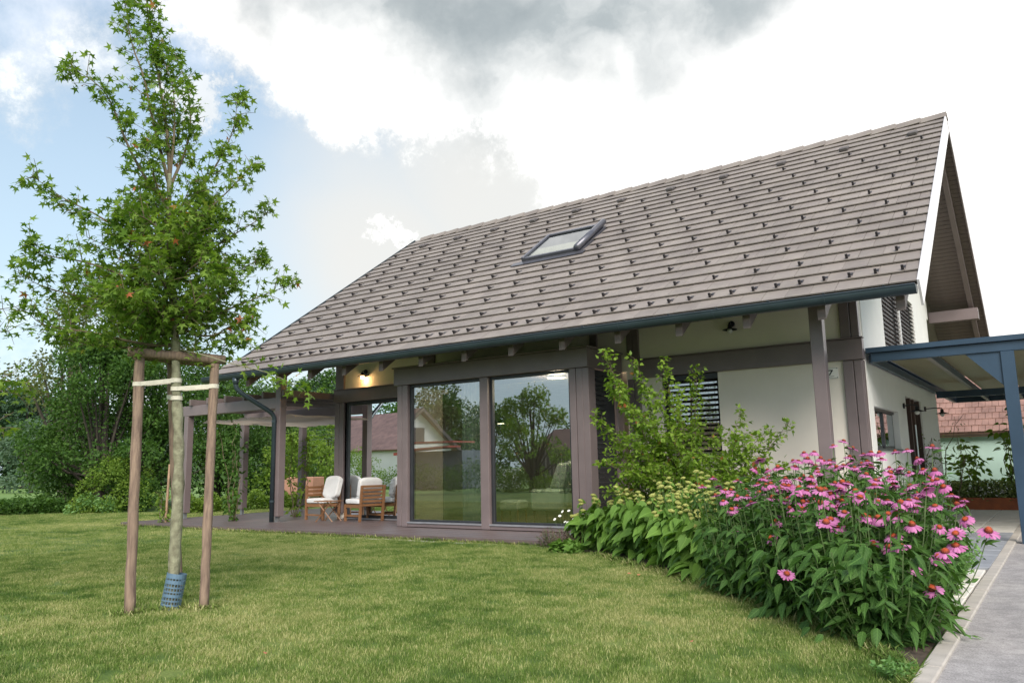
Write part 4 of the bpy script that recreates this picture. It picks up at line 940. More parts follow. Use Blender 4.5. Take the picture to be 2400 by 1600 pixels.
LM = [
 ([(390, 400), (385, 300), (365, 180), (345, 80), (335, -15)], 0),
 ([(388, 470), (340, 420), (290, 330), (255, 230), (222, 190), (160, 155)], -.15),
 ([(390, 430), (365, 330), (345, 250), (330, 170), (300, 100), (285, -20)], .15),
 ([(391, 400), (402, 300), (400, 200), (372, 130)], -.1), ([(395, 420), (430, 340), (440, 280), (432, 200), (400, 120)], .2),
 ([(398, 520), (450, 450), (510, 360), (540, 290), (545, 225)], .1), ([(398, 560), (480, 480), (545, 420), (575, 380)], -.2),
 ([(400, 640), (500, 560), (570, 520), (615, 490)], .1), ([(403, 760), (500, 720), (600, 680), (675, 650)], -.1),
 ([(403, 720), (480, 690), (560, 610), (600, 600)], .3), ([(398, 600), (320, 560), (220, 490), (150, 460), (75, 405)], .1),
 ([(400, 680), (300, 640), (200, 600), (110, 590), (60, 560)], -.2), ([(402, 740), (300, 700), (180, 680), (100, 660), (45, 630)], .1),
 ([(404, 795), (320, 790), (200, 760), (100, 750), (60, 715)], -.1), ([(404, 800), (300, 740), (190, 700)], .5),
 ([(404, 810), (480, 800), (560, 785)], .3), ([(404, 780), (440, 700), (500, 640)], -.6),
 ([(400, 700), (360, 620), (330, 560)], -.8), ([(402, 740), (340, 700), (280, 660)], -.8), ([(398, 600), (430, 520), (470, 500)], .7),
 ([(402, 760), (350, 740), (260, 730)], .8), ([(400, 650), (370, 560), (350, 500), (300, 440)], .5), ([(400, 660), (450, 600), (500, 600)], -.5),
 ([(396, 560), (340, 500), (270, 480)], -.4), ([(403, 770), (430, 730), (460, 690)], .8),
 ([(400, 620), (380, 560), (400, 500)], -.6), ([(396, 540), (420, 470), (440, 420)], -.3), ([(396, 520), (370, 450), (350, 400), (330, 330)], -.25),
 ([(403, 750), (480, 780), (540, 740), (580, 740)], -.3), ([(404, 790), (300, 800), (180, 790), (130, 770)], .2), ([(398, 610), (300, 590), (200, 545)], .45),
 ([(402, 700), (250, 650), (160, 640)], .5)]
limbs = []
for pl_, dr in LM:
    k = len(pl_); limbs.append([T(u, v, dr * (i / (k - 1)) ** .8) for i, (u, v) in enumerate(pl_)])
random.seed(21)
for _ in range(26):
    v0 = random.uniform(520, 800); sd_ = random.choice((-1, 1)); ln = random.uniform(70, 210) * (.6 + .4 * (v0 - 500) / 300); dr = random.uniform(-.75, .75)
    x1 = 402 + sd_ * ln; v1 = v0 - random.uniform(40, 120); limbs.append([T(402, v0), T(402 + sd_ * ln * .5, v0 - (v0 - v1) * .35, dr * .5), T(x1, v1, dr)])
nl = limb_tree(yt, limbs, stemb, lf_tree, 'star', .086, twig=(.08, .32), step=.050, per=(6, 11), nparts=240, start=.16)
print('tree leaves', nl)
# low side shoot that hangs to the right
hl = [[T(404, 800), T(470, 815, -.3), T(530, 835, -.5), T(600, 850, -.6), T(650, 870, -.65), T(700, 895, -.7)]]
mb = MB(); q = resample(smooth_pl(hl[0], 2), .08); mb.tube(q, [.0045 * (1 - i / len(q)) + .0018 for i in range(len(q))], 5)
P = []; D = []; S_ = []
for i, p in enumerate(q):
    if i < len(q) * .45: continue
    for _ in range(6):
        d = Vector((random.gauss(0, 1), random.gauss(0, 1), random.gauss(-.2, .8))).normalized(); P.append(tuple(p + d * random.uniform(.02, .13))); D.append(tuple(d)); S_.append(random.uniform(.05, .09))
o = mb.build('shoot', bark, yt); o.location = -yt.location
foliage(yt, 'star', P, D, S_, lf_shrub, 'shoot_foliage', 40, 'leaf', .8)
# grid tree guard
tg = thing('trunk_guard', tuple(tb), 'blue grey plastic grid guard wrapped round the foot of the trunk', 'tree guard')
gm = mat('blue_grey_plastic', (.10, .17, .24), .5, .1, 9)
mb = MB(); ax = (T(403, 1335) - Vector(tb)); ax = ax.normalized()
Rg = ax.to_track_quat('Z', 'Y').to_matrix()
H_, Rr = .30, .078
for k in range(20):
    a = 2 * PI * k / 20; a2 = a + 2 * PI * .30 / 20
    p = [Rg @ Vector((Rr * math.cos(x), Rr * math.sin(x), z)) for z in (0, H_) for x in (a, a2)]; p2 = [Rg @ Vector(((Rr + .003) * math.cos(x), (Rr + .003) * math.sin(x), z)) for z in (0, H_) for x in (a, a2)]
    n = len(mb.v); mb.v += [tuple(x) for x in p + p2]; mb.f += [(n, n + 1, n + 3, n + 2), (n + 4, n + 6, n + 7, n + 5), (n, n + 2, n + 6, n + 4), (n + 1, n + 5, n + 7, n + 3)]
mb.build('upright_ribs', gm, tg)
mb = MB()
for z, hh in ((0.0, .012), (.035, .012), (.07, .012), (.105, .025), (.145, .012), (.18, .012), (.215, .03), (.26, .04)):
    mb.lathe([(Rr, z), (Rr + .004, z), (Rr + .004, z + hh), (Rr, z + hh), (Rr, z)], 20, Rg.to_4x4())
mb.build('ring_bands', gm, tg)
# stakes
sL = Vector(gnd(303, 1440)); sR = Vector(gnd(477, 1428)); tL = T(321, 822); tR = T(493, 836, .0)
sB = Vector((-6.88, 4.42, 0)); tB_ = T(392, 830, .45)
def stake(base, top, r, lab):
    d = (top - base); t = thing('tree_stake', tuple(base), lab, 'stake', 'stakes holding the young tree')
    n = 18; pts = [d * (i / n) + Vector((random.uniform(-.003, .003), random.uniform(-.003, .003), 0)) for i in range(n + 1)]; pts[0] = d * -.01
    MB().tube(pts, [r * (1 + .04 * math.sin(i * 1.3)) for i in range(n + 1)], 12, jit=.03).build('pole', stakem, t, smooth=True); return t
sk1 = stake(sL, tL, .043, 'left round wooden stake of the young tree'); sk2 = stake(sR, tR, .040, 'right round wooden stake of the young tree'); sk3 = stake(sB, tB_, .038, 'rear stake half hidden behind the trunk')
def rail(a, b, r, lab):
    c = (a + b) / 2; t = thing('stake_crossbar', tuple(c), lab, 'crossbar', 'crossbars on the tree stakes'); n = 8
    MB().tube([(a - c).lerp(b - c, i / n) for i in range(n + 1)], [r * (1 + .05 * math.sin(i * 2.1)) for i in range(n + 1)], 12, jit=.02).build('rail', stakem, t, smooth=True)
up = Vector((0, 0, .045))
e = (tR - tL).normalized() * .09
rail(tL - e + up + Vector((.02, -.02, .0)), tR + e + up, .043, 'round crossbar in front over the left and right stakes')
e2 = (tB_ - tL).normalized() * .08
rail(tL - e2 + up * .4 + Vector((-.03, .02, 0)), tB_ + e2 + up * .3, .032, 'half log crossbar running back from the left stake')
e3 = (tB_ - tR).normalized() * .06
rail(tR + up * .2 + Vector((-.05, .05, 0)), tB_ + e3 + up * .2, .032, 'half log crossbar running back from the right stake')
def band(a, b, ra, rb, lab):
    c = (a + b) / 2; t = thing('tie_band', tuple(c), lab, 'tie', 'cream bands tying the trunk'); d = (b - a).normalized(); s = d.cross(Vector((0, 0, 1))).normalized(); mb = MB(); h = Vector((0, 0, .018))
    for sg_ in (-1, 1):
        p, q_ = a - c + s * ra * sg_, b - c + s * rb * sg_
        mb.quad(p - h, q_ - h, q_ + h, p + h)
    for cc, rr in ((a - c, ra), (b - c, rb)):
        pr = [(rr + .002, -.018), (rr + .004, -.018), (rr + .004, .018), (rr + .002, .018)]; mb.lathe(pr, 16, Matrix.Translation(cc))
    mb.build('webbing', tiew, t)
def ons(b, t, z): b = Vector(b); t = Vector(t); return b + (t - b) * ((z - b.z) / (t.z - b.z))
trk = lambda z: min(tpts, key=lambda p: abs(p.z - z))
band(ons(sL, tL, 1.925), trk(1.94), .046, .045, 'cream band from the left stake to the trunk')
band(ons(sR, tR, 1.92), trk(1.905), .043, .045, 'cream band from the right stake to the trunk')
band(ons(sB, tB_, 1.86), trk(1.85), .041, .045, 'cream band round the rear stake and the trunk')
# branch tips of the neighbour tree at the left edge
nb_ = thing('young_star_leaved_tree', tuple(atr(-330, 1400, 9.5) * np.array([1, 1, 0])), 'second young tree whose leafy branch tips enter the picture at the left edge', 'tree')
bp = Vector(nb_.location)
MB().tube([Vector((0, 0, -.03)), Vector((0, 0, 2.2)), Vector((.05, 0, 4.2))], [.05, .04, .01], 10).build('trunk', bark, nb_, smooth=True)
lm = []
for (u, v, dr, z0) in ((35, 705, -.3, 2.3), (20, 760, .2, 2.2), (62, 880, 0, 1.9), (40, 905, .3, 1.9), (15, 860, -.3, 2.0), (5, 985, 0, 1.6), (-60, 650, .3, 2.6), (-120, 500, 0, 3.0), (-40, 820, .5, 2.1), (-250, 700, .4, 2.5), (-380, 760, -.6, 2.4), (-300, 400, 0, 3.4)):
    lm.append([bp + Vector((0, 0, z0)), (bp + Vector((0, 0, z0 + .3))).lerp(T(u, v, dr, 8.6), .5), T(u, v, dr, 8.6)])
limb_tree(nb_, lm, stemb, lf_tree, 'star', .095, step=.12, per=(3, 5), start=.3)

# ================================================================== BACKGROUND TREES
def bgtree(name, base, h, wd, nleaf, m, S, label, group=None, clumps=26, low=.12, dens=.8, bm=barkd, tmpl='oval', cat='tree', sq=.85, trunk=True):
    base = Vector((base[0], base[1], base[2] if len(base) > 2 else 0)); t = thing(name, tuple(base), label, cat, group)
    mb = MB(); cl = []
    for i in range(clumps):
        a = random.uniform(0, 2 * PI); z = low + (1 - low) * ((i + .5) / clumps) ** .9; prof = math.sin(PI * min(1, (z * .78 + .22))) ** .6
        rr = wd / 2 * prof * math.sqrt(random.uniform(.15, 1)); c = Vector((rr * math.cos(a), rr * math.sin(a) * sq, z * h * .9)); s = wd * random.uniform(.11, .2)
        cl.append((c, s))
        if trunk: mb.tube([(0, 0, h * .12 * random.uniform(.6, 1.4)), (c.x * .5, c.y * .5, c.z * .62), tuple(c)], [h * .012, h * .007, h * .002], 4, cap=False)
    if trunk:
        mb.tube([(0, 0, -.1), (.02 * h, 0, h * .3), (0, .01 * h, h * .75)], [h * .028, h * .02, h * .005], 8); mb.build('trunk', bm, t)
    w_ = np.array([s ** 2 for _, s in cl]); w_ /= w_.sum(); idx = RNG.choice(len(cl), nleaf, p=w_)
    C_ = np.array([tuple(c) for c, _ in cl])[idx]; R_ = np.array([s for _, s in cl])[idx][:, None]
    d = rdir(nleaf, .15); rad_ = RNG.uniform(.35, 1.12, (nleaf, 1)) ** .6
    P = C_ + d * R_ * rad_ * np.array([1, 1, .8]) + np.array(base)
    P[:, 2] = np.maximum(P[:, 2], base.z + .04)
    foliage(t, tmpl, P, d + RNG.normal(0, .6, (nleaf, 3)) - np.array([0, 0, .25]), RNG.uniform(.6, 1.2, nleaf) * S, m, 'crown', 0, 'leaf', .9)
    return t
def gp(u, r): p = atr(u * SC, 1100, r); return (p[0], p[1], 0)
bgtree('broadleaf_tree', gp(232, 30), 6.3, 4.8, 24000, lf_bgd, .125, 'dense dark green tree at the left edge of the garden, nearest the field', 'trees behind the lawn', 34, .05)
bgtree('broadleaf_tree', gp(340, 32), 6.9, 7.0, 30000, lf_bgd, .125, 'widest dense dark green tree behind the tree stakes', 'trees behind the lawn', 36, .05)
bgtree('broadleaf_tree', gp(500, 34), 5.6, 5.6, 17000, lf_bgd, .125, 'dark green tree seen through the left bay of the pergola', 'trees behind the lawn', 26, .03)
bgtree('broadleaf_tree', gp(625, 34), 4.4, 5.4, 14000, lf_bgd, .125, 'dark green tree seen behind the downpipe', 'trees behind the lawn', 24, .02)
bgtree('broadleaf_tree', gp(750, 38), 4.6, 5.2, 12000, lf_bgl, .125, 'yellow green tree seen between the pergola and the lounge chairs', 'trees behind the lawn', 24, .02)
bgtree('broadleaf_tree', gp(700, 30), 2.6, 3.6, 4000, lf_bgl, .13, 'light green bushy tree behind the pergola posts', 'trees behind the lawn', 20, .02)
bgtree('broadleaf_tree', gp(150, 46), 11.3, 6.5, 4500, leafmat('olive_leaf', (.07, .09, .035), (.14, .16, .06), .3, .7), .2, 'taller thin olive brown tree showing above the dark green trees', 'trees behind the lawn', 24, .45)
for i, (u, r, h, wd) in enumerate(((-40, 92, 10.5, 10), (20, 96, 11, 10), (75, 90, 10, 9), (130, 98, 10, 10), (-130, 88, 11, 11), (200, 100, 9.5, 10), (300, 104, 9, 10))):
    bgtree('forest_tree', gp(u, r), h, wd, 4200, lf_far, .42, 'dark forest tree beyond the field, ' + ('at the left edge', 'second from the left edge', 'third from the left edge', 'beside the dark garden tree', 'outside the left edge', 'behind the dark garden tree', 'behind the widest garden tree')[i], 'forest edge beyond the field', 22, .12)
bgtree('field_tree', gp(75, 66), 5.2, 5.6, 4200, leafmat('grey_green_leaf', (.06, .11, .07), (.13, .19, .12), .25, .8), .27, 'grey green rounded tree in front of the dark forest edge', None, 22, .04)
# wooded hill behind the pergola
hb = MB(); nh = 30
hillm = mat('hill_ground', (.04, .075, .025), .9, .3, .2)
for i in range(nh):
    pass
bm = bmesh.new(); bmesh.ops.create_uvsphere(bm, u_segments=40, v_segments=20, radius=1)
for v in bm.verts: v.co = Vector((v.co.x * 80, v.co.y * 45, v.co.z * 10.5))
me = bpy.data.meshes.new('hill'); bm.to_mesh(me); bm.free(); me.materials.append(hillm)
hill = tag(link('hill', me), 'low wooded hill behind the house', kind='structure'); hc = atr(745 * SC, 1100, 150); hill.location = (hc[0], hc[1], -1.5)
k = 0
LBL = ['above the left pergola beam', 'between the pergola and the house corner', 'left of the house corner under the eaves', 'above the rafters of the pergola', 'in the gap under the eaves', 'behind the house corner', 'lowest beside the garden trees', 'beyond the pergola joists', 'next to the sky gap']
for u, r, h in ((560, 128, 6), (600, 126, 6.5), (640, 124, 7), (675, 122, 7.5), (705, 120, 8), (735, 119, 8.5), (765, 118, 9), (795, 117, 9), (825, 118, 9)):
    p = gp(u, r); zz = -1.5 + 10.5 * math.sqrt(max(0, 1 - ((p[0] - hc[0]) / 80) ** 2 - ((p[1] - hc[1]) / 45) ** 2))
    bgtree('hill_tree', (p[0], p[1], max(0, zz) - .3), h, 8.5, 2400, lf_far if k % 2 else lf_bgd, .5, 'tree on the wooded hill, ' + LBL[k], 'trees on the hill', 16, .08); k += 1
# bushes, hedge, weeds
bgtree('bush', gp(265, 28), 1.75, 2.5, 5200, lf_bgl, .085, 'rounded yellow green bush left of the left stake', None, 20, .04, tmpl='oval', cat='bush', trunk=False)
bgtree('bush', gp(345, 27.5), 1.0, 1.3, 1500, lf_bgd, .08, 'small dark green bush behind the left stake', None, 12, .04, cat='bush', trunk=False)
bgtree('bush', gp(150, 31), .8, 2.6, 1500, lf_bgd, .10, 'low weedy bush beneath the dark tree', None, 14, .04, cat='bush', trunk=False)
bgtree('bush', gp(215, 27.5), .5, 1.5, 900, lf_soft, .08, 'low pale green bush at the back edge of the lawn', None, 10, .04, cat='bush', trunk=False)
P = []; 
for _ in range(9000):
    u = random.uniform(-60, 300); r = random.uniform(28.2, 30.5); p = atr(u * SC, 1100, r); P.append((p[0], p[1], random.uniform(0, .42) * (1 if u < 150 else .55)))
P = np.array(P); hw = foliage(None, 'oval', P, rdir(len(P), .7), RNG.uniform(.06, .13, len(P)), lf_bgd, 'weeds', 0); tag(hw, 'strip of tall weeds along the back edge of the lawn', 'weeds', kind='stuff')
P = []
for _ in range(9000):
    u = random.uniform(415, 830); r = 24.5 + 3.0 * (u - 415) / 415 + random.uniform(0, .9); p = atr(u * SC, 1100, r); P.append((p[0], p[1], random.uniform(0, .62) * (.8 + .2 * math.sin(u * .12))))
P = np.array(P); hw = foliage(None, 'oval', P, rdir(len(P), .5), RNG.uniform(.05, .11, len(P)), lf_bgl, 'hedge', 0); tag(hw, 'low clipped light green hedge behind the pergola', 'hedge', kind='stuff')
def climber(base, h, wd, n, m, label, cat='vine', S=.10, stk=True, name='vine', npt=24, tm='heart', group=None):
    t = thing(name, tuple(base), label, cat, group); mb = MB(); b = Vector(base); P = []; D = []
    for s in range(4):
        x, y, z = 0, 0, 0; pts = [(0, 0, 0)]
        while z < h * random.uniform(.7, 1): x += random.gauss(0, wd * .12); y += random.gauss(0, wd * .12); z += h / 9; pts.append((x, y, z))
        mb.tube(pts, [.012 * (1 - i / len(pts)) + .003 for i in range(len(pts))], 5)
        for _ in range(n // 4):
            k = random.random() ** .8 * (len(pts) - 1); i = int(k); p = Vector(pts[i]).lerp(Vector(pts[min(i + 1, len(pts) - 1)]), k - i); d = Vector((random.gauss(0, 1), random.gauss(0, 1), random.gauss(-.3, .6))).normalized()
            P.append(tuple(b + p + d * random.uniform(.02, wd * .35))); D.append(tuple(d))
    mb.build('stem', stemb, t); foliage(t, tm, P, D, RNG.uniform(.6, 1.15, len(P)) * S, m, 'foliage', npt, 'leaf', .7)
    return t
climber(gnd(548, 1232 - 3), 2.3, .5, 300, lf_bgd, 'climbing vine growing beside the second pergola post')
climber(gnd(690, 1219), 2.0, .45, 260, lf_bgl, 'climbing vine with yellowing leaves beside the downpipe')
sp = gnd(383, 1232); climber(sp, .85, .38, 110, lf_bgl, 'small sapling tied to a thin stake behind the young tree', 'sapling', .09, name='sapling')
t = thing('thin_stake', (sp[0] + .02, sp[1] + .03, 0), 'thin pale stake holding the small sapling', 'stake'); MB().tube([(0, 0, 0), (.03, .02, 1.35)], .026, 8).build('pole', mat('pale_wood', (.34, .22, .14), .8, .2, 8), t)
t = thing('terracotta_trough', tuple(atr(697 * SC, 1190, 27) * np.array([1, 1, 0])), 'pale terracotta trough standing on blocks behind the pergola', 'trough')
tc_ = mat('terracotta', (.42, .22, .15), .85, .1, 6); MB().box(-.7, .7, -.25, .25, .35, .95).build('box', tc_, t, bevel=.02); MB().box(-.5, -.3, -.2, .2, 0, .35).build('block', concrete, t); MB().box(.3, .5, -.2, .2, 0, .35).build('block', concrete, t)

# right side planting
climber((-2.05, 17.6, 0), 2.0, .9, 420, leafmat('willow_leaf', (.14, .19, .08), (.26, .30, .14), .3, .6), 'tall thin feathery shrub at the far corner of the entrance wall', 'shrub', .085, name='feathery_shrub', tm='lance', npt=20)
climber((-1.85, 21.0, .2), 1.35, .8, 150, lf_bgl, 'young grape vine with large leaves in the rusty planter', 'vine', .15, name='grape_vine', npt=30)
climber((-.95, 21.1, .2), 2.0, .6, 130, lf_bgl, 'tall young vine behind the carport post in the rusty planter', 'vine', .15, name='grape_vine', npt=20)
P = []
for _ in range(5200): P.append((random.uniform(-3.1, -.1), random.uniform(20.55, 21.5), .2 + random.uniform(0, .42)))
P = np.array(P); o = foliage(None, 'oval', P, rdir(len(P), .6), RNG.uniform(.05, .10, len(P)), leafmat('variegated_leaf', (.10, .17, .05), (.33, .36, .15), .3), 'ground_cover', 0); tag(o, 'variegated leafy ground cover filling the rusty planter', 'ground cover', kind='stuff')
climber((-2.1, 15.2, 0), .8, .5, 200, lf_soft, 'low bushy plant at the foot of the entrance wall', 'plant', .09, name='border_plant')
def softplant(base, h, wd, n, m, S, label, cat='plant', name='border_plant', tm='oval', npt=16, group=None):
    t = thing(name, (base[0], base[1], 0), label, cat, group); b = Vector((base[0], base[1], 0)); P = []; D = []; mb = MB()
    for _ in range(max(6, n // 40)):
        a = random.uniform(0, 2 * PI); q = Vector((math.cos(a), math.sin(a), 0)) * wd / 2 * math.sqrt(random.random()); top = Vector((q.x, q.y, h * (1 - .45 * (q.length / (wd / 2)) ** 2) * random.uniform(.75, 1.05)))
        st = q * .35; mb.tube([tuple(st), tuple(st.lerp(top, .5) + Vector((0, 0, h * .08))), tuple(top)], [.004, .003, .002], 4, cap=False)
        for k in range(40):
            f = random.random() ** .7; p = st.lerp(top, f); d = Vector((random.gauss(0, 1), random.gauss(0, 1), random.gauss(.3, .5))).normalized(); P.append(tuple(b + p + d * .02)); D.append(tuple(d))
    mb.build('stem', stemm, t); foliage(t, tm, P, D, RNG.uniform(.6, 1.2, len(P)) * S, m, 'foliage', npt, 'leaf', .6); return t
softplant((-1.02, 8.6), .62, .62, 2400, lf_soft, .045, 'soft bright green bushy plant between the coneflowers and the paving, farther one')
softplant((-.98, 7.7), .55, .60, 2400, lf_soft, .045, 'soft bright green bushy plant between the coneflowers and the paving, nearer one')
softplant((-.97, 6.25), .16, .4, 320, lf_soft, .035, 'small green weed beside the kerb', 'weed', 'weed')
softplant((-.83, 4.75), .10, .25, 200, lf_soft, .035, 'bright green weed at the lawn corner by the kerb', 'weed', 'weed')
softplant((-.80, 6.9), .09, .14, 120, lf_soft, .03, 'tiny weed growing in the kerb joint', 'weed', 'weed')
# bent stem lying over the kerb
bp_ = [Vector(gnd(2225, 1447, .10)), Vector(gnd(2250, 1470, .07)), Vector(gnd(2262, 1487, .05)), Vector(gnd(2275, 1489, .03))]
t = thing('bent_plant', tuple(bp_[0]), 'bent green leafy stem lying over the kerb edge', 'plant'); MB().tube([p - bp_[0] for p in bp_], [.008, .012, .010, .004], 6).build('stalk', lf_soft, t)
foliage(t, 'lance', [tuple(bp_[i]) for i in (0, 1, 2, 3, 3)], [(1, -.4, .1), (.8, -.6, .2), (.6, -.8, .1), (1, .1, .1), (1, -.2, 0)], [.08, .08, .07, .08, .06], lf_soft, 'foliage', 5)
# longer unmown blades along the edges and round the stakes
P = []
def edge(a, b, n, w_):
    for _ in range(n):
        f = random.random(); P.append((a[0] + (b[0] - a[0]) * f + random.gauss(0, w_), a[1] + (b[1] - a[1]) * f + random.gauss(0, w_), 0))
edge((-.79, 2.5), (-.80, 4.9), 1500, .02); edge((-.80, 4.9), (-1.30, 5.75), 700, .04); edge((-1.3, 5.75), (-2.66, 7.14), 1300, .05); edge((-2.66, 7.14), (-5.12, 9.22), 2000, .05); edge((-17.7, 9.84), (-6.3, 9.84), 3600, .015)
for c_, r_ in ((sL, .05), (sR, .05), (sB, .05), (tb, .09)):
    for _ in range(170):
        a = random.uniform(0, 2 * PI); q = r_ + abs(random.gauss(0, .035)); P.append((c_[0] + q * math.cos(a), c_[1] + q * math.sin(a), 0))
P = np.array(P); P = P[P[:, 0] < -.775]
o = foliage(None, 'long', P, np.stack([RNG.normal(0, .35, len(P)), RNG.normal(0, .35, len(P)), np.ones(len(P))], 1), RNG.uniform(.035, .085, len(P)), grass_b, 'edge_grass', 0); tag(o, 'longer grass along the lawn edges and round the stakes', 'grass', kind='stuff')
# ---- big-leaved sage with yellow green whorls
def whorl_mesh():
    mb = MB(); random.seed(3)
    mb.lathe([(.001, -.014), (.016, -.012), (.024, -.002), (.021, .008), (.010, .015), (.001, .016)], 12)
    for k in range(14):
        a = 2 * PI * k / 14; c = Vector((math.cos(a) * .022, math.sin(a) * .022, random.uniform(-.004, .006))); mb.lathe([(.001, -.006), (.006, 0), (.001, .007)], 5, Matrix.Translation(c))
    return mb.mesh('whorl', whorlm, smooth=True)
WH = whorl_mesh()
def sage(x, y, h, rw, label, seed, nst=13):
    random.seed(seed); t = thing('whorled_sage', (x, y, 0), label, 'plant', 'whorled sages along the lawn edge'); b = Vector((x, y, 0)); mb = MB(); P = []; D = []; S_ = []
    for s in range(nst):
        a = random.uniform(0, 2 * PI); q = rw * math.sqrt(random.random()); top = Vector((math.cos(a) * q, math.sin(a) * q, h * random.uniform(.72, 1.08))); base = top * .25; base.z = 0
        mid = base.lerp(top, .5) + Vector((0, 0, .05)); pts = smooth_pl([base, mid, top], 2); mb.tube(pts, [.005 * (1 - .5 * i / len(pts)) for i in range(len(pts))], 5)
        for k in range(random.randint(1, 3)):
            f = 1 - k * .15
            i = f * (len(pts) - 1); p = pts[int(i)].lerp(pts[min(int(i) + 1, len(pts) - 1)], i - int(i)); o = link('whorl', WH, t); o.location = p; sc_ = random.uniform(1.15, 1.6); o.scale = (sc_,) * 3; o.rotation_euler = (random.uniform(-.3, .3), random.uniform(-.3, .3), random.uniform(0, 6))
            for _ in range(2):
                d = Vector((random.gauss(0, 1), random.gauss(0, 1), -.5)).normalized(); P.append(tuple(b + p)); D.append(tuple(d)); S_.append(random.uniform(.05, .09))
        for k in range(7):
            f = random.uniform(.15, .8); i = f * (len(pts) - 1); p = pts[int(i)]; d = Vector((math.cos(a) + random.gauss(0, .8), math.sin(a) + random.gauss(0, .8), random.uniform(-1.7, -.2))).normalized()
            P.append(tuple(b + p)); D.append(tuple(d)); S_.append(random.uniform(.11, .19))
    for _ in range(130):
        a = random.uniform(0, 2 * PI); d = Vector((math.cos(a), math.sin(a), random.uniform(-1.2, .0))).normalized(); q = rw * random.uniform(.5, 1.05)
        z = random.uniform(.10, h * .72); P.append(tuple(b + Vector((math.cos(a) * q, math.sin(a) * q, z)))); D.append(tuple(d)); S_.append(random.uniform(.11, .205))
    mb.build('stem', stemm, t); foliage(t, 'heart', P, D, S_, lf_phl, 'foliage', 70, 'leaf', .5)
SG = [(-5.55, 9.95, .62, .34, 'low whorled sage nearest the deck corner'), (-5.0, 9.55, .80, .36, 'whorled sage next to the low one by the deck'), (-4.45, 9.2, .88, .38, 'whorled sage left of the middle of the row'), (-3.95, 8.75, .90, .38, 'whorled sage in the middle of the front row'),
      (-3.5, 8.3, .86, .36, 'whorled sage right of the middle of the front row'), (-3.1, 7.95, .78, .34, 'whorled sage touching the coneflowers'), (-4.1, 9.6, .98, .38, 'whorled sage behind the middle of the row'), (-3.55, 9.05, .98, .38, 'whorled sage behind, close to the tall shrub'), (-4.8, 10.1, .95, .36, 'whorled sage behind, in front of the bay corner')]
for i, (x, y, h, rw, lb) in enumerate(SG): sage(x, y, h, rw, lb, 40 + i)
random.seed(99)
# ---- tall arching shrub
ts = thing('arching_shrub', (-4.35, 10.7, 0), 'tall loose shrub with arching reddish tipped shoots in front of the blind window', 'shrub')
lm = []; b0 = Vector((-4.35, 10.7, 0))
for u, v, r in ((1385, 812, 10.4), (1462, 828, 11.0), (1522, 838, 11.2), (1600, 855, 11.6), (1400, 888, 10.8), (1368, 962, 10.9), (1420, 900, 11.2), (1500, 905, 10.7), (1652, 985, 11.3), (1705, 1002, 11.4), (1765, 990, 11.2), (1810, 972, 11.0), (1700, 950, 11.6), (1740, 1010, 10.9), (1560, 900, 11.5),
                (1430, 1000, 10.6), (1480, 960, 10.5), (1540, 1000, 10.6), (1600, 980, 11.0), (1660, 1060, 10.7), (1560, 950, 10.9), (1380, 1060, 10.6), (1450, 1080, 10.4), (1520, 1070, 10.3), (1620, 1050, 10.5), (1740, 1070, 10.7), (1800, 1075, 10.9), (1600, 1110, 10.3), (1680, 1100, 10.4), (1400, 1130, 10.5)):
    tip = T(u, v, 0, r); base = b0 + Vector((random.uniform(-.35, .35), random.uniform(-.25, .25), 0)); mid = base.lerp(tip, .5) + Vector((0, 0, .22)); lm.append([base, mid, tip])
for _ in range(22):
    u = random.uniform(1385, 1720); v = random.uniform(990, 1130); tip = T(u, v, 0, random.uniform(10.2, 11.3)); base = b0 + Vector((random.uniform(-.6, .6), random.uniform(-.35, .3), 0)); lm.append([base, base.lerp(tip, .5) + Vector((0, 0, .18)), tip])
limb_tree(ts, lm, stemb, lf_shrub, 'oval', .072, twig=(.06, .30), step=.055, per=(6, 11), r0=.012, start=.22, nparts=160, droop=-.1)
# ---- coneflowers
def conemat():
    m = bpy.data.materials.new('orange_brown_cone'); m.use_nodes = True; nt = m.node_tree; b = nt.nodes['Principled BSDF']; b.inputs['Roughness'].default_value = .7
    tc = nt.nodes.new('ShaderNodeTexCoord'); sp = nt.nodes.new('ShaderNodeSeparateXYZ'); L(nt, tc.outputs['Object'], sp.inputs[0])
    vo = N(nt, 'ShaderNodeTexVoronoi', Scale=260.0); L(nt, tc.outputs['Object'], vo.inputs['Vector'])
    h = math_(nt, 'MULTIPLY_ADD', vo.outputs['Distance'], 0.7, math_(nt, 'MULTIPLY', sp.outputs['Z'], 30.0)); 
    r = ramp(nt, h, [(.35, (.075, .014, .010)), (.95, (.22, .030, .009)), (1.35, (.40, .062, .012))]); L(nt, r.outputs[0], b.inputs['Base Color']); return m
conem = conemat()
def cone_mesh():
    mb = MB(); mb.lathe([(.001, -.004), (.019, -.002), (.0225, .006), (.020, .016), (.013, .025), (.001, .029)], 14)
    for k in range(70):
        z = (k + .5) / 70; a = k * 2.39996; rr = .0225 * math.sqrt(max(0, 1 - (z * .98) ** 2)); c = Vector((rr * math.cos(a), rr * math.sin(a), .002 + .027 * z)); d = Vector((c.x, c.y, .012)).normalized()
        e_ = d.cross(Vector((0, 0, 1))).normalized() * .0016; n = len(mb.v); mb.v += [tuple(c - e_), tuple(c + e_), tuple(c + d * .0065)]; mb.f.append((n, n + 1, n + 2))
    return mb.mesh('cone', conem)
CN = cone_mesh()
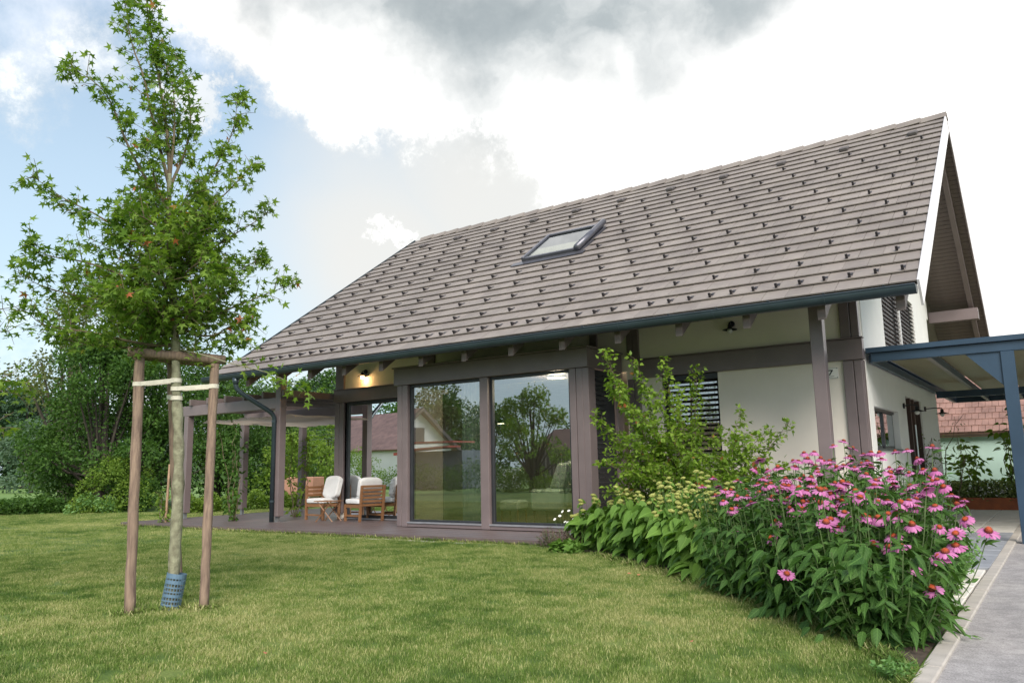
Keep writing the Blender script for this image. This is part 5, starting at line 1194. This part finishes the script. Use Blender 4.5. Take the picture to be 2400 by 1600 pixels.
def petals_mesh(n, droop, miss=0, L_=.052):
    V = []; F = []
    for k in range(n):
        if random.random() < miss: continue
        a = 2 * PI * k / n + random.uniform(-.08, .08); dr = droop + random.uniform(-.14, .14); ln = L_ * random.uniform(.88, 1.1); wd = random.uniform(.0075, .0098)
        R_ = Matrix.Rotation(a, 3, 'Z'); b = len(V); x = .017; z = .0
        sec = [(0, .45), (.35, 1.0), (.75, 1.0), (.97, .45)]
        for i, (f, ww) in enumerate(sec):
            px = x + ln * (math.sin(min(f, 1) * 1) * math.cos(dr * f) + f * (1 - math.sin(1)) * .3); pz = z - ln * f * math.sin(dr * (.4 + .6 * f))
            for s in (-1, 1): V.append(tuple(R_ @ Vector((px, s * wd * ww, pz - .0015 * (1 if s else 0)))))
            V.append(tuple(R_ @ Vector((px, 0, pz + .002))))
        for i in range(3):
            p = b + i * 3; F += [(p, p + 2, p + 5), (p, p + 5, p + 3), (p + 2, p + 1, p + 4), (p + 2, p + 4, p + 5)]
    return arr_mesh('petals', np.array(V), np.array(F), petalm)
random.seed(5)
PT = [petals_mesh(15, .10), petals_mesh(14, .35), petals_mesh(15, .55), petals_mesh(16, .8), petals_mesh(13, .45, .2), petals_mesh(15, .25)]
pix = []
for o0, s_, lst in (((1750, 1030), 5.807, [(175,275),(285,415),(150,605),(255,630),(225,530),(425,380),(630,285),(705,290),(660,365),(530,540),(450,675),(450,735),(830,265),(920,170),(780,180),(1005,262),(995,480),(875,520),(715,545),(660,725),(820,700),(870,615),(710,670),(160,740),(370,940),(395,1115),(845,850),(1140,740),(1070,700),(1115,885),(1230,910),(1020,1000),(1145,1095),(1240,1175),(1270,685),(1450,735),(1505,690),(1545,785),(1175,80),(1320,20),(1440,120),(1590,200),(1690,180),(1640,300),(1570,335),(1330,990),(1300,840),(330,1340),(560,620),(960,400),(1050,300),(880,310),(1130,290),(1230,380),(1320,350),(1390,320),(1400,240),(330,610),(580,640),(1300,590),(1200,600),(560,790),(430,840),(760,860),(1380,590)]),
                    ((2000, 900), 3.92, [(165,630),(240,630),(260,685),(130,715),(385,620),(495,605),(590,690),(725,580),(640,785),(750,800),(330,770),(350,855),(210,885),(725,900),(520,935),(365,935),(290,1020),(235,1045),(510,1070),(550,1110),(435,1095),(580,1010),(900,1020),(830,945),(750,1120),(1030,1240),(960,1110),(1020,1065),(790,1315),(365,1395),(325,1495),(430,1490),(1240,1355),(850,1540),(945,1480),(940,1370),(60,1040),(20,990),(170,760),(80,740),(770,880),(690,990),(320,1190),(400,1195),(230,1230),(640,1010),(240,860),(420,800)]),
                    ((1700, 1050), 2.851, [(1470,695),(1430,730),(1385,945),(1255,795),(410,840),(1540,655),(80,545),(45,410),(330,400),(990,640)]), ((1300, 1100), 3.92, [(1550,290),(1630,375),(1680,545),(2030,475),(1770,250),(1870,220)])):
    for x, y in lst: pix.append((o0[0] + x / s_, o0[1] + y / s_))
CP = [(-1.10, 5.72, .62, 'lowest coneflower plant at the very tip of the bed by the kerb'), (-1.72, 6.35, .72, 'low coneflower plant at the lawn edge behind the tip of the bed'), (-2.35, 7.05, .72, 'low coneflower plant at the lawn edge near the whorled sages'), (-1.22, 6.05, .95, 'coneflower plant at the front corner of the bed by the kerb'), (-1.62, 6.45, 1.0, 'coneflower plant behind the front corner on the lawn side'), (-1.25, 6.9, 1.05, 'coneflower plant on the kerb side behind the front one'), (-2.05, 6.95, .95, 'coneflower plant on the lawn side in the middle'), (-1.75, 7.5, 1.1, 'coneflower plant in the centre of the clump'),
      (-1.3, 7.9, 1.1, 'tall coneflower plant on the kerb side at the back'), (-2.6, 7.55, .95, 'coneflower plant beside the whorled sages'), (-2.3, 8.1, 1.1, 'coneflower plant behind the centre, toward the wall'), (-1.75, 8.5, 1.15, 'tallest coneflower plant at the back of the clump'), (-2.9, 8.5, 1.0, 'coneflower plant at the back left by the tall shrub')]
plants = []
for x, y, h, lb in CP:
    t = thing('coneflower_plant', (x, y, 0), lb, 'coneflower', 'coneflower plants in the bed'); plants.append([t, Vector((x, y, 0)), h, []])
for u, v in pix:
    best = None
    for pl_ in plants:
        c = pl_[1]; rr = math.hypot(c.x, c.y)
        for dr in (-.25, -.1, .05, .2, .35):
            p = Vector(atr(u, v, rr + dr)); d = math.hypot(p.x - c.x, p.y - c.y)
            tgt = pl_[2] * (1.02 - .35 * max(0, (7.2 - rr)) / 1.2)
            sc_ = d * 1.2 + abs(p.z - tgt) * 2.2 + len(pl_[3]) * .012
            if best is None or sc_ < best[0]: best = (sc_, pl_, p)
    best[1][3].append(best[2])
random.seed(11)
for pl_ in plants[3:]:
    for _ in range(9):
        a = random.uniform(0, 2 * PI); q = .42 * math.sqrt(random.random()); pl_[3].append(pl_[1] + Vector((math.cos(a) * q, math.sin(a) * q, pl_[2] * random.uniform(.72, 1.0))))
nfl = 0
for t, b, h, fl in plants:
    P = []; D = []; S_ = []; mb = MB()
    stems = [(p, True) for p in fl]
    for _ in range(58):
        a = random.uniform(0, 2 * PI); q = .46 * math.sqrt(random.random()); stems.append((b + Vector((math.cos(a) * q, math.sin(a) * q, h * random.uniform(.5, 1.0))), False))
    for p, isf in stems:
        base = b.lerp(Vector((p.x, p.y, 0)), .45); base.z = 0; mid = base.lerp(p, .5); mid.x += (b.x - p.x) * -.12; mid.y += (b.y - p.y) * -.12
        pts = smooth_pl([base - b, mid - b, p - b - Vector((0, 0, .004))], 2); mb.tube(pts, [.0042 - .0015 * i / len(pts) for i in range(len(pts))], 5)
        nlf = 17
        for k in range(nlf):
            f = random.uniform(.04, .9 if isf else 1.0) ** .8; i = f * (len(pts) - 1); q = pts[int(i)].lerp(pts[min(int(i) + 1, len(pts) - 1)], i - int(i)); a = random.uniform(0, 2 * PI)
            P.append(tuple(b + q)); D.append((math.cos(a), math.sin(a), random.uniform(-.9, .5))); S_.append(random.uniform(.09, .17) * (1.15 - .5 * f))
        if isf:
            fo = bpy.data.objects.new('flower', None); COL.objects.link(fo); fo.parent = t; fo.location = p - b; fo.empty_display_size = .03
            low_ = p.z < .8
            tl = random.gauss(0, .2) + (.45 if low_ else 0.05); fo.rotation_euler = (tl, random.gauss(0, .22), random.uniform(-.5, .5)); 
            k = random.choice([0, 1, 1, 2, 2, 3, 4, 5]); s_ = random.uniform(.76, 1.05) * (1.12 if math.hypot(p.x, p.y) < 7 else 1.0)
            if random.random() < .10: s_ *= .72
            fo.scale = (s_,) * 3; pe = link('petals', PT[k], fo); pe.rotation_euler = (0, 0, random.uniform(0, 6)); link('cone', CN, fo).scale = (1, 1, random.choice([.55, .7, .85, 1.0])); nfl += 1
    mb.build('stem', stemm, t)
    foliage(t, 'lance', P, D, S_, lf_cone, 'foliage', 55 if b.y < 7.2 else 20, 'leaf', .6)
    # broad basal leaves
    P = []; D = []; S_ = []
    for _ in range(190):
        a = random.uniform(0, 2 * PI); q = random.uniform(.08, .46); P.append((b.x + math.cos(a) * q, b.y + math.sin(a) * q, random.uniform(.06, .62))); D.append((math.cos(a), math.sin(a), random.uniform(-1.1, .1))); S_.append(random.uniform(.09, .165))
    foliage(t, 'broad', P, D, S_, lf_cone, 'basal_foliage', 30, 'leaf', .5)
print('flowers', nfl)
# ---- dry sprigs and daisies at the deck corner
for i, (x, y, lb) in enumerate(((-6.15, 9.72, 'dry brownish sprig plant at the deck corner, left one'), (-5.85, 9.62, 'dry brownish sprig plant in front of the daisies'), (-5.62, 9.78, 'dry brownish sprig plant beside the low sage'))):
    softplant((x, y), .30, .42, 1300, lf_brown, .03, lb, 'plant', 'dry_herb', 'lance', 6, 'dry herbs at the deck corner')
dz = thing('daisy_plant', (-5.98, 9.98, 0), 'small white daisies on thin stems at the corner of the deck', 'daisies'); mb = MB()
dme = MB()
for k in range(12):
    a = 2 * PI * k / 12; c, s = math.cos(a), math.sin(a); n = len(dme.v); dme.v += [(0, 0, 0), (c * .018 - s * .005, s * .018 + c * .005, .002), (c * .027, s * .027, -.002), (c * .018 + s * .005, s * .018 - c * .005, .002)]; dme.f.append((n, n + 1, n + 2, n + 3))
dme = dme.mesh('daisy_flower', whitep)
for u, v in ((1300, 1216), (1312, 1208), (1318, 1198), (1333, 1196), (1345, 1215), (1330, 1224), (1324, 1222), (1350, 1222), (1338, 1228), (1352, 1240), (1360, 1236), (1362, 1246), (1374, 1232), (1378, 1240), (1372, 1244), (1346, 1248), (1350, 1254), (1336, 1250), (1305, 1268), (1380, 1247)):
    p = Vector(onY(u, v, 9.95 + random.uniform(-.12, .12))) - dz.location; mb.tube([(p.x * .3, p.y * .3, 0), (p.x * .8, p.y * .8, p.z * .6), tuple(p)], .0018, 4); o = link('flower', dme, dz); o.location = p; o.rotation_euler = (random.uniform(.2, 1), random.uniform(-.5, .5), 0)
mb.build('stem', stemm, dz)
softplant((-5.6, 9.25), .14, .5, 500, lf_phl, .09, 'low spreading leaves in front of the sages', 'plant', 'border_plant', 'heart', 20)
# fallen leaves on the lawn
fm = mat('fallen_red_leaf', (.50, .17, .09), .8, .2, 9)
for i, (u, v) in enumerate(((1470, 1343), (1494, 1347), (622, 1531), (1650, 1356), (1620, 1500))):
    p = gnd(u, v, .03); t = link('fallen_leaf', arr_mesh('fallen_leaf', TV['oval'][0] * .05, TV['oval'][1], fm)); t.location = p; t.rotation_euler = (.3, -.2, i * 1.3)
    tag(t, ('reddish fallen leaf on the grass below the sages', 'second reddish fallen leaf just right of it below the sages', 'reddish fallen leaf near the lower left of the lawn', 'reddish fallen leaf under the coneflowers', 'reddish fallen leaf low in the middle of the lawn')[i], 'leaf')

# ================================================================== ACROSS THE STREET (seen mirrored in the windows)
wh = mat('neighbour_white', (.72, .71, .70), .85, .04, 2); dk = mat('neighbour_dark_trim', (.07, .06, .06), .6)
nh_ = thing('neighbour_house', (-43, -18, 0), 'white neighbouring house with red brown tiled roof, mirrored in the bay and terrace windows', 'house')
BW(MB().prism([(-21.5, 0), (-14.5, 0), (-14.5, 2.75), (-18, 5.0), (-21.5, 2.75)], 0, -52, -36), 'wall', wh, nh_)
BW(MB().prism([(-14.0, 2.45), (-18, 5.25), (-22, 2.45), (-21.9, 2.35), (-18, 5.1), (-14.1, 2.35)], 0, -52.5, -35.7), 'roof', redt, nh_)
BW(MB().prism([(-13.95, 2.40), (-18, 5.30), (-22.05, 2.40), (-21.95, 2.2), (-18, 5.02), (-14.05, 2.2)], 0, -35.7, -35.55), 'verge_board', dk, nh_)
BW(MB().box(-36.0, -35.97, -18.6, -17.4, 2.9, 3.9), 'window', dk, nh_)
gar = thing('garage', (-30.5, -13, 0), 'slate blue garden garage with red sheet roof, mirrored in the left bay window', 'garage')
gb_ = mat('slate_blue_boards', (.10, .12, .16), .6, .2, 3); rs = mat('red_sheet_roof', (.42, .07, .05), .5, .1, 3)
BW(MB().box(-33.5, -27.5, -14.5, -12, 0, 2.1), 'wall', gb_, gar); BW(MB().prism([(-33.9, 2.72), (-28.6, 2.66), (-28.6, 2.58), (-33.9, 2.62)], 1, -14.6, -12.6), 'roof', rs, gar); BW(MB().prism([(-34, 2.12), (-27.6, 2.34), (-27.6, 2.26), (-34, 1.95)], 1, -12, -10.9), 'canopy', rs, gar)
fe = thing('garden_fence', (-24, -13, 0), 'white and grey boarded fence across the street, mirrored in the right bay window', 'fence')
for i in range(12): BW(MB().box(-27.2 + i * .25, -27.0 + i * .25, -13.02, -12.98, 0, 1.05), 'board', wh, fe)
for i in range(14): BW(MB().box(-23.6 + i * .25, -23.4 + i * .25, -13.02, -12.98, 0, 2.0), 'board', dk, fe)
n3 = thing('neighbour_house', (-20, -30, 0), 'low house with brown hipped roof behind the grey fence, mirrored in the right bay window', 'house')
BW(MB().box(-34, -22, -38, -30, 0, 2.3), 'wall', mat('neighbour_beige', (.5, .46, .38), .9), n3); BW(MB().prism([(-29.4, 2.1), (-34, 4.2), (-38.6, 2.1)], 0, -35, -21.5), 'roof', mat('brown_roof', (.16, .10, .08), .8), n3)
for i, (x, y, h, wd, lb) in enumerate(((-47, -34, 9.5, 9, 'farthest left'), (-42, -28, 7.4, 6, 'behind the white gable'), (-54, -32, 8, 9, 'behind the red roof'), (-41, -33, 6.6, 7, 'right of the white gable'), (-60, -40, 9, 9, 'beyond the red roof'), (-36, -44, 6, 9, 'behind the low house'))):
    bgtree('street_tree', (x, y, 0), h, wd, 3600, lf_bgd, .34, 'dark tree across the street mirrored in the bay window, ' + lb, 'trees across the street', 20, .1)
bgtree('street_tree', (-20.2, -8, 0), 5.0, 3.5, 5200, lf_tree, .16, 'young leafy tree mirrored in the right bay window', None, 26, .28, tmpl='star')
for i, (x, y, h, wd, mm, lb) in enumerate(((-24, -9, 1.3, 4, lf_bgd, 'dark hedge plant before the slate garage'), (-20.5, -8.5, 1.1, 3, lf_bgl, 'yellow green shrub before the white fence'), (-27.5, -9.5, 1.2, 4, lf_bgd, 'dark shrub before the garage door'), (-17, -8, 1.0, 3.5, lf_bgd, 'low dark shrub across the lawn'), (-31.5, -9.5, 1.5, 4, lf_bgl, 'light green shrub before the red roofed house'), (-36, -10, 2.2, 4, lf_bgl, 'tall light shrub before the red roofed house'))):
    bgtree('street_shrub', (x, y, 0), h, wd, 2600, mm, .12, lb + ', mirrored in the windows', 'shrubs across the lawn', 16, .04, cat='shrub', trunk=False)
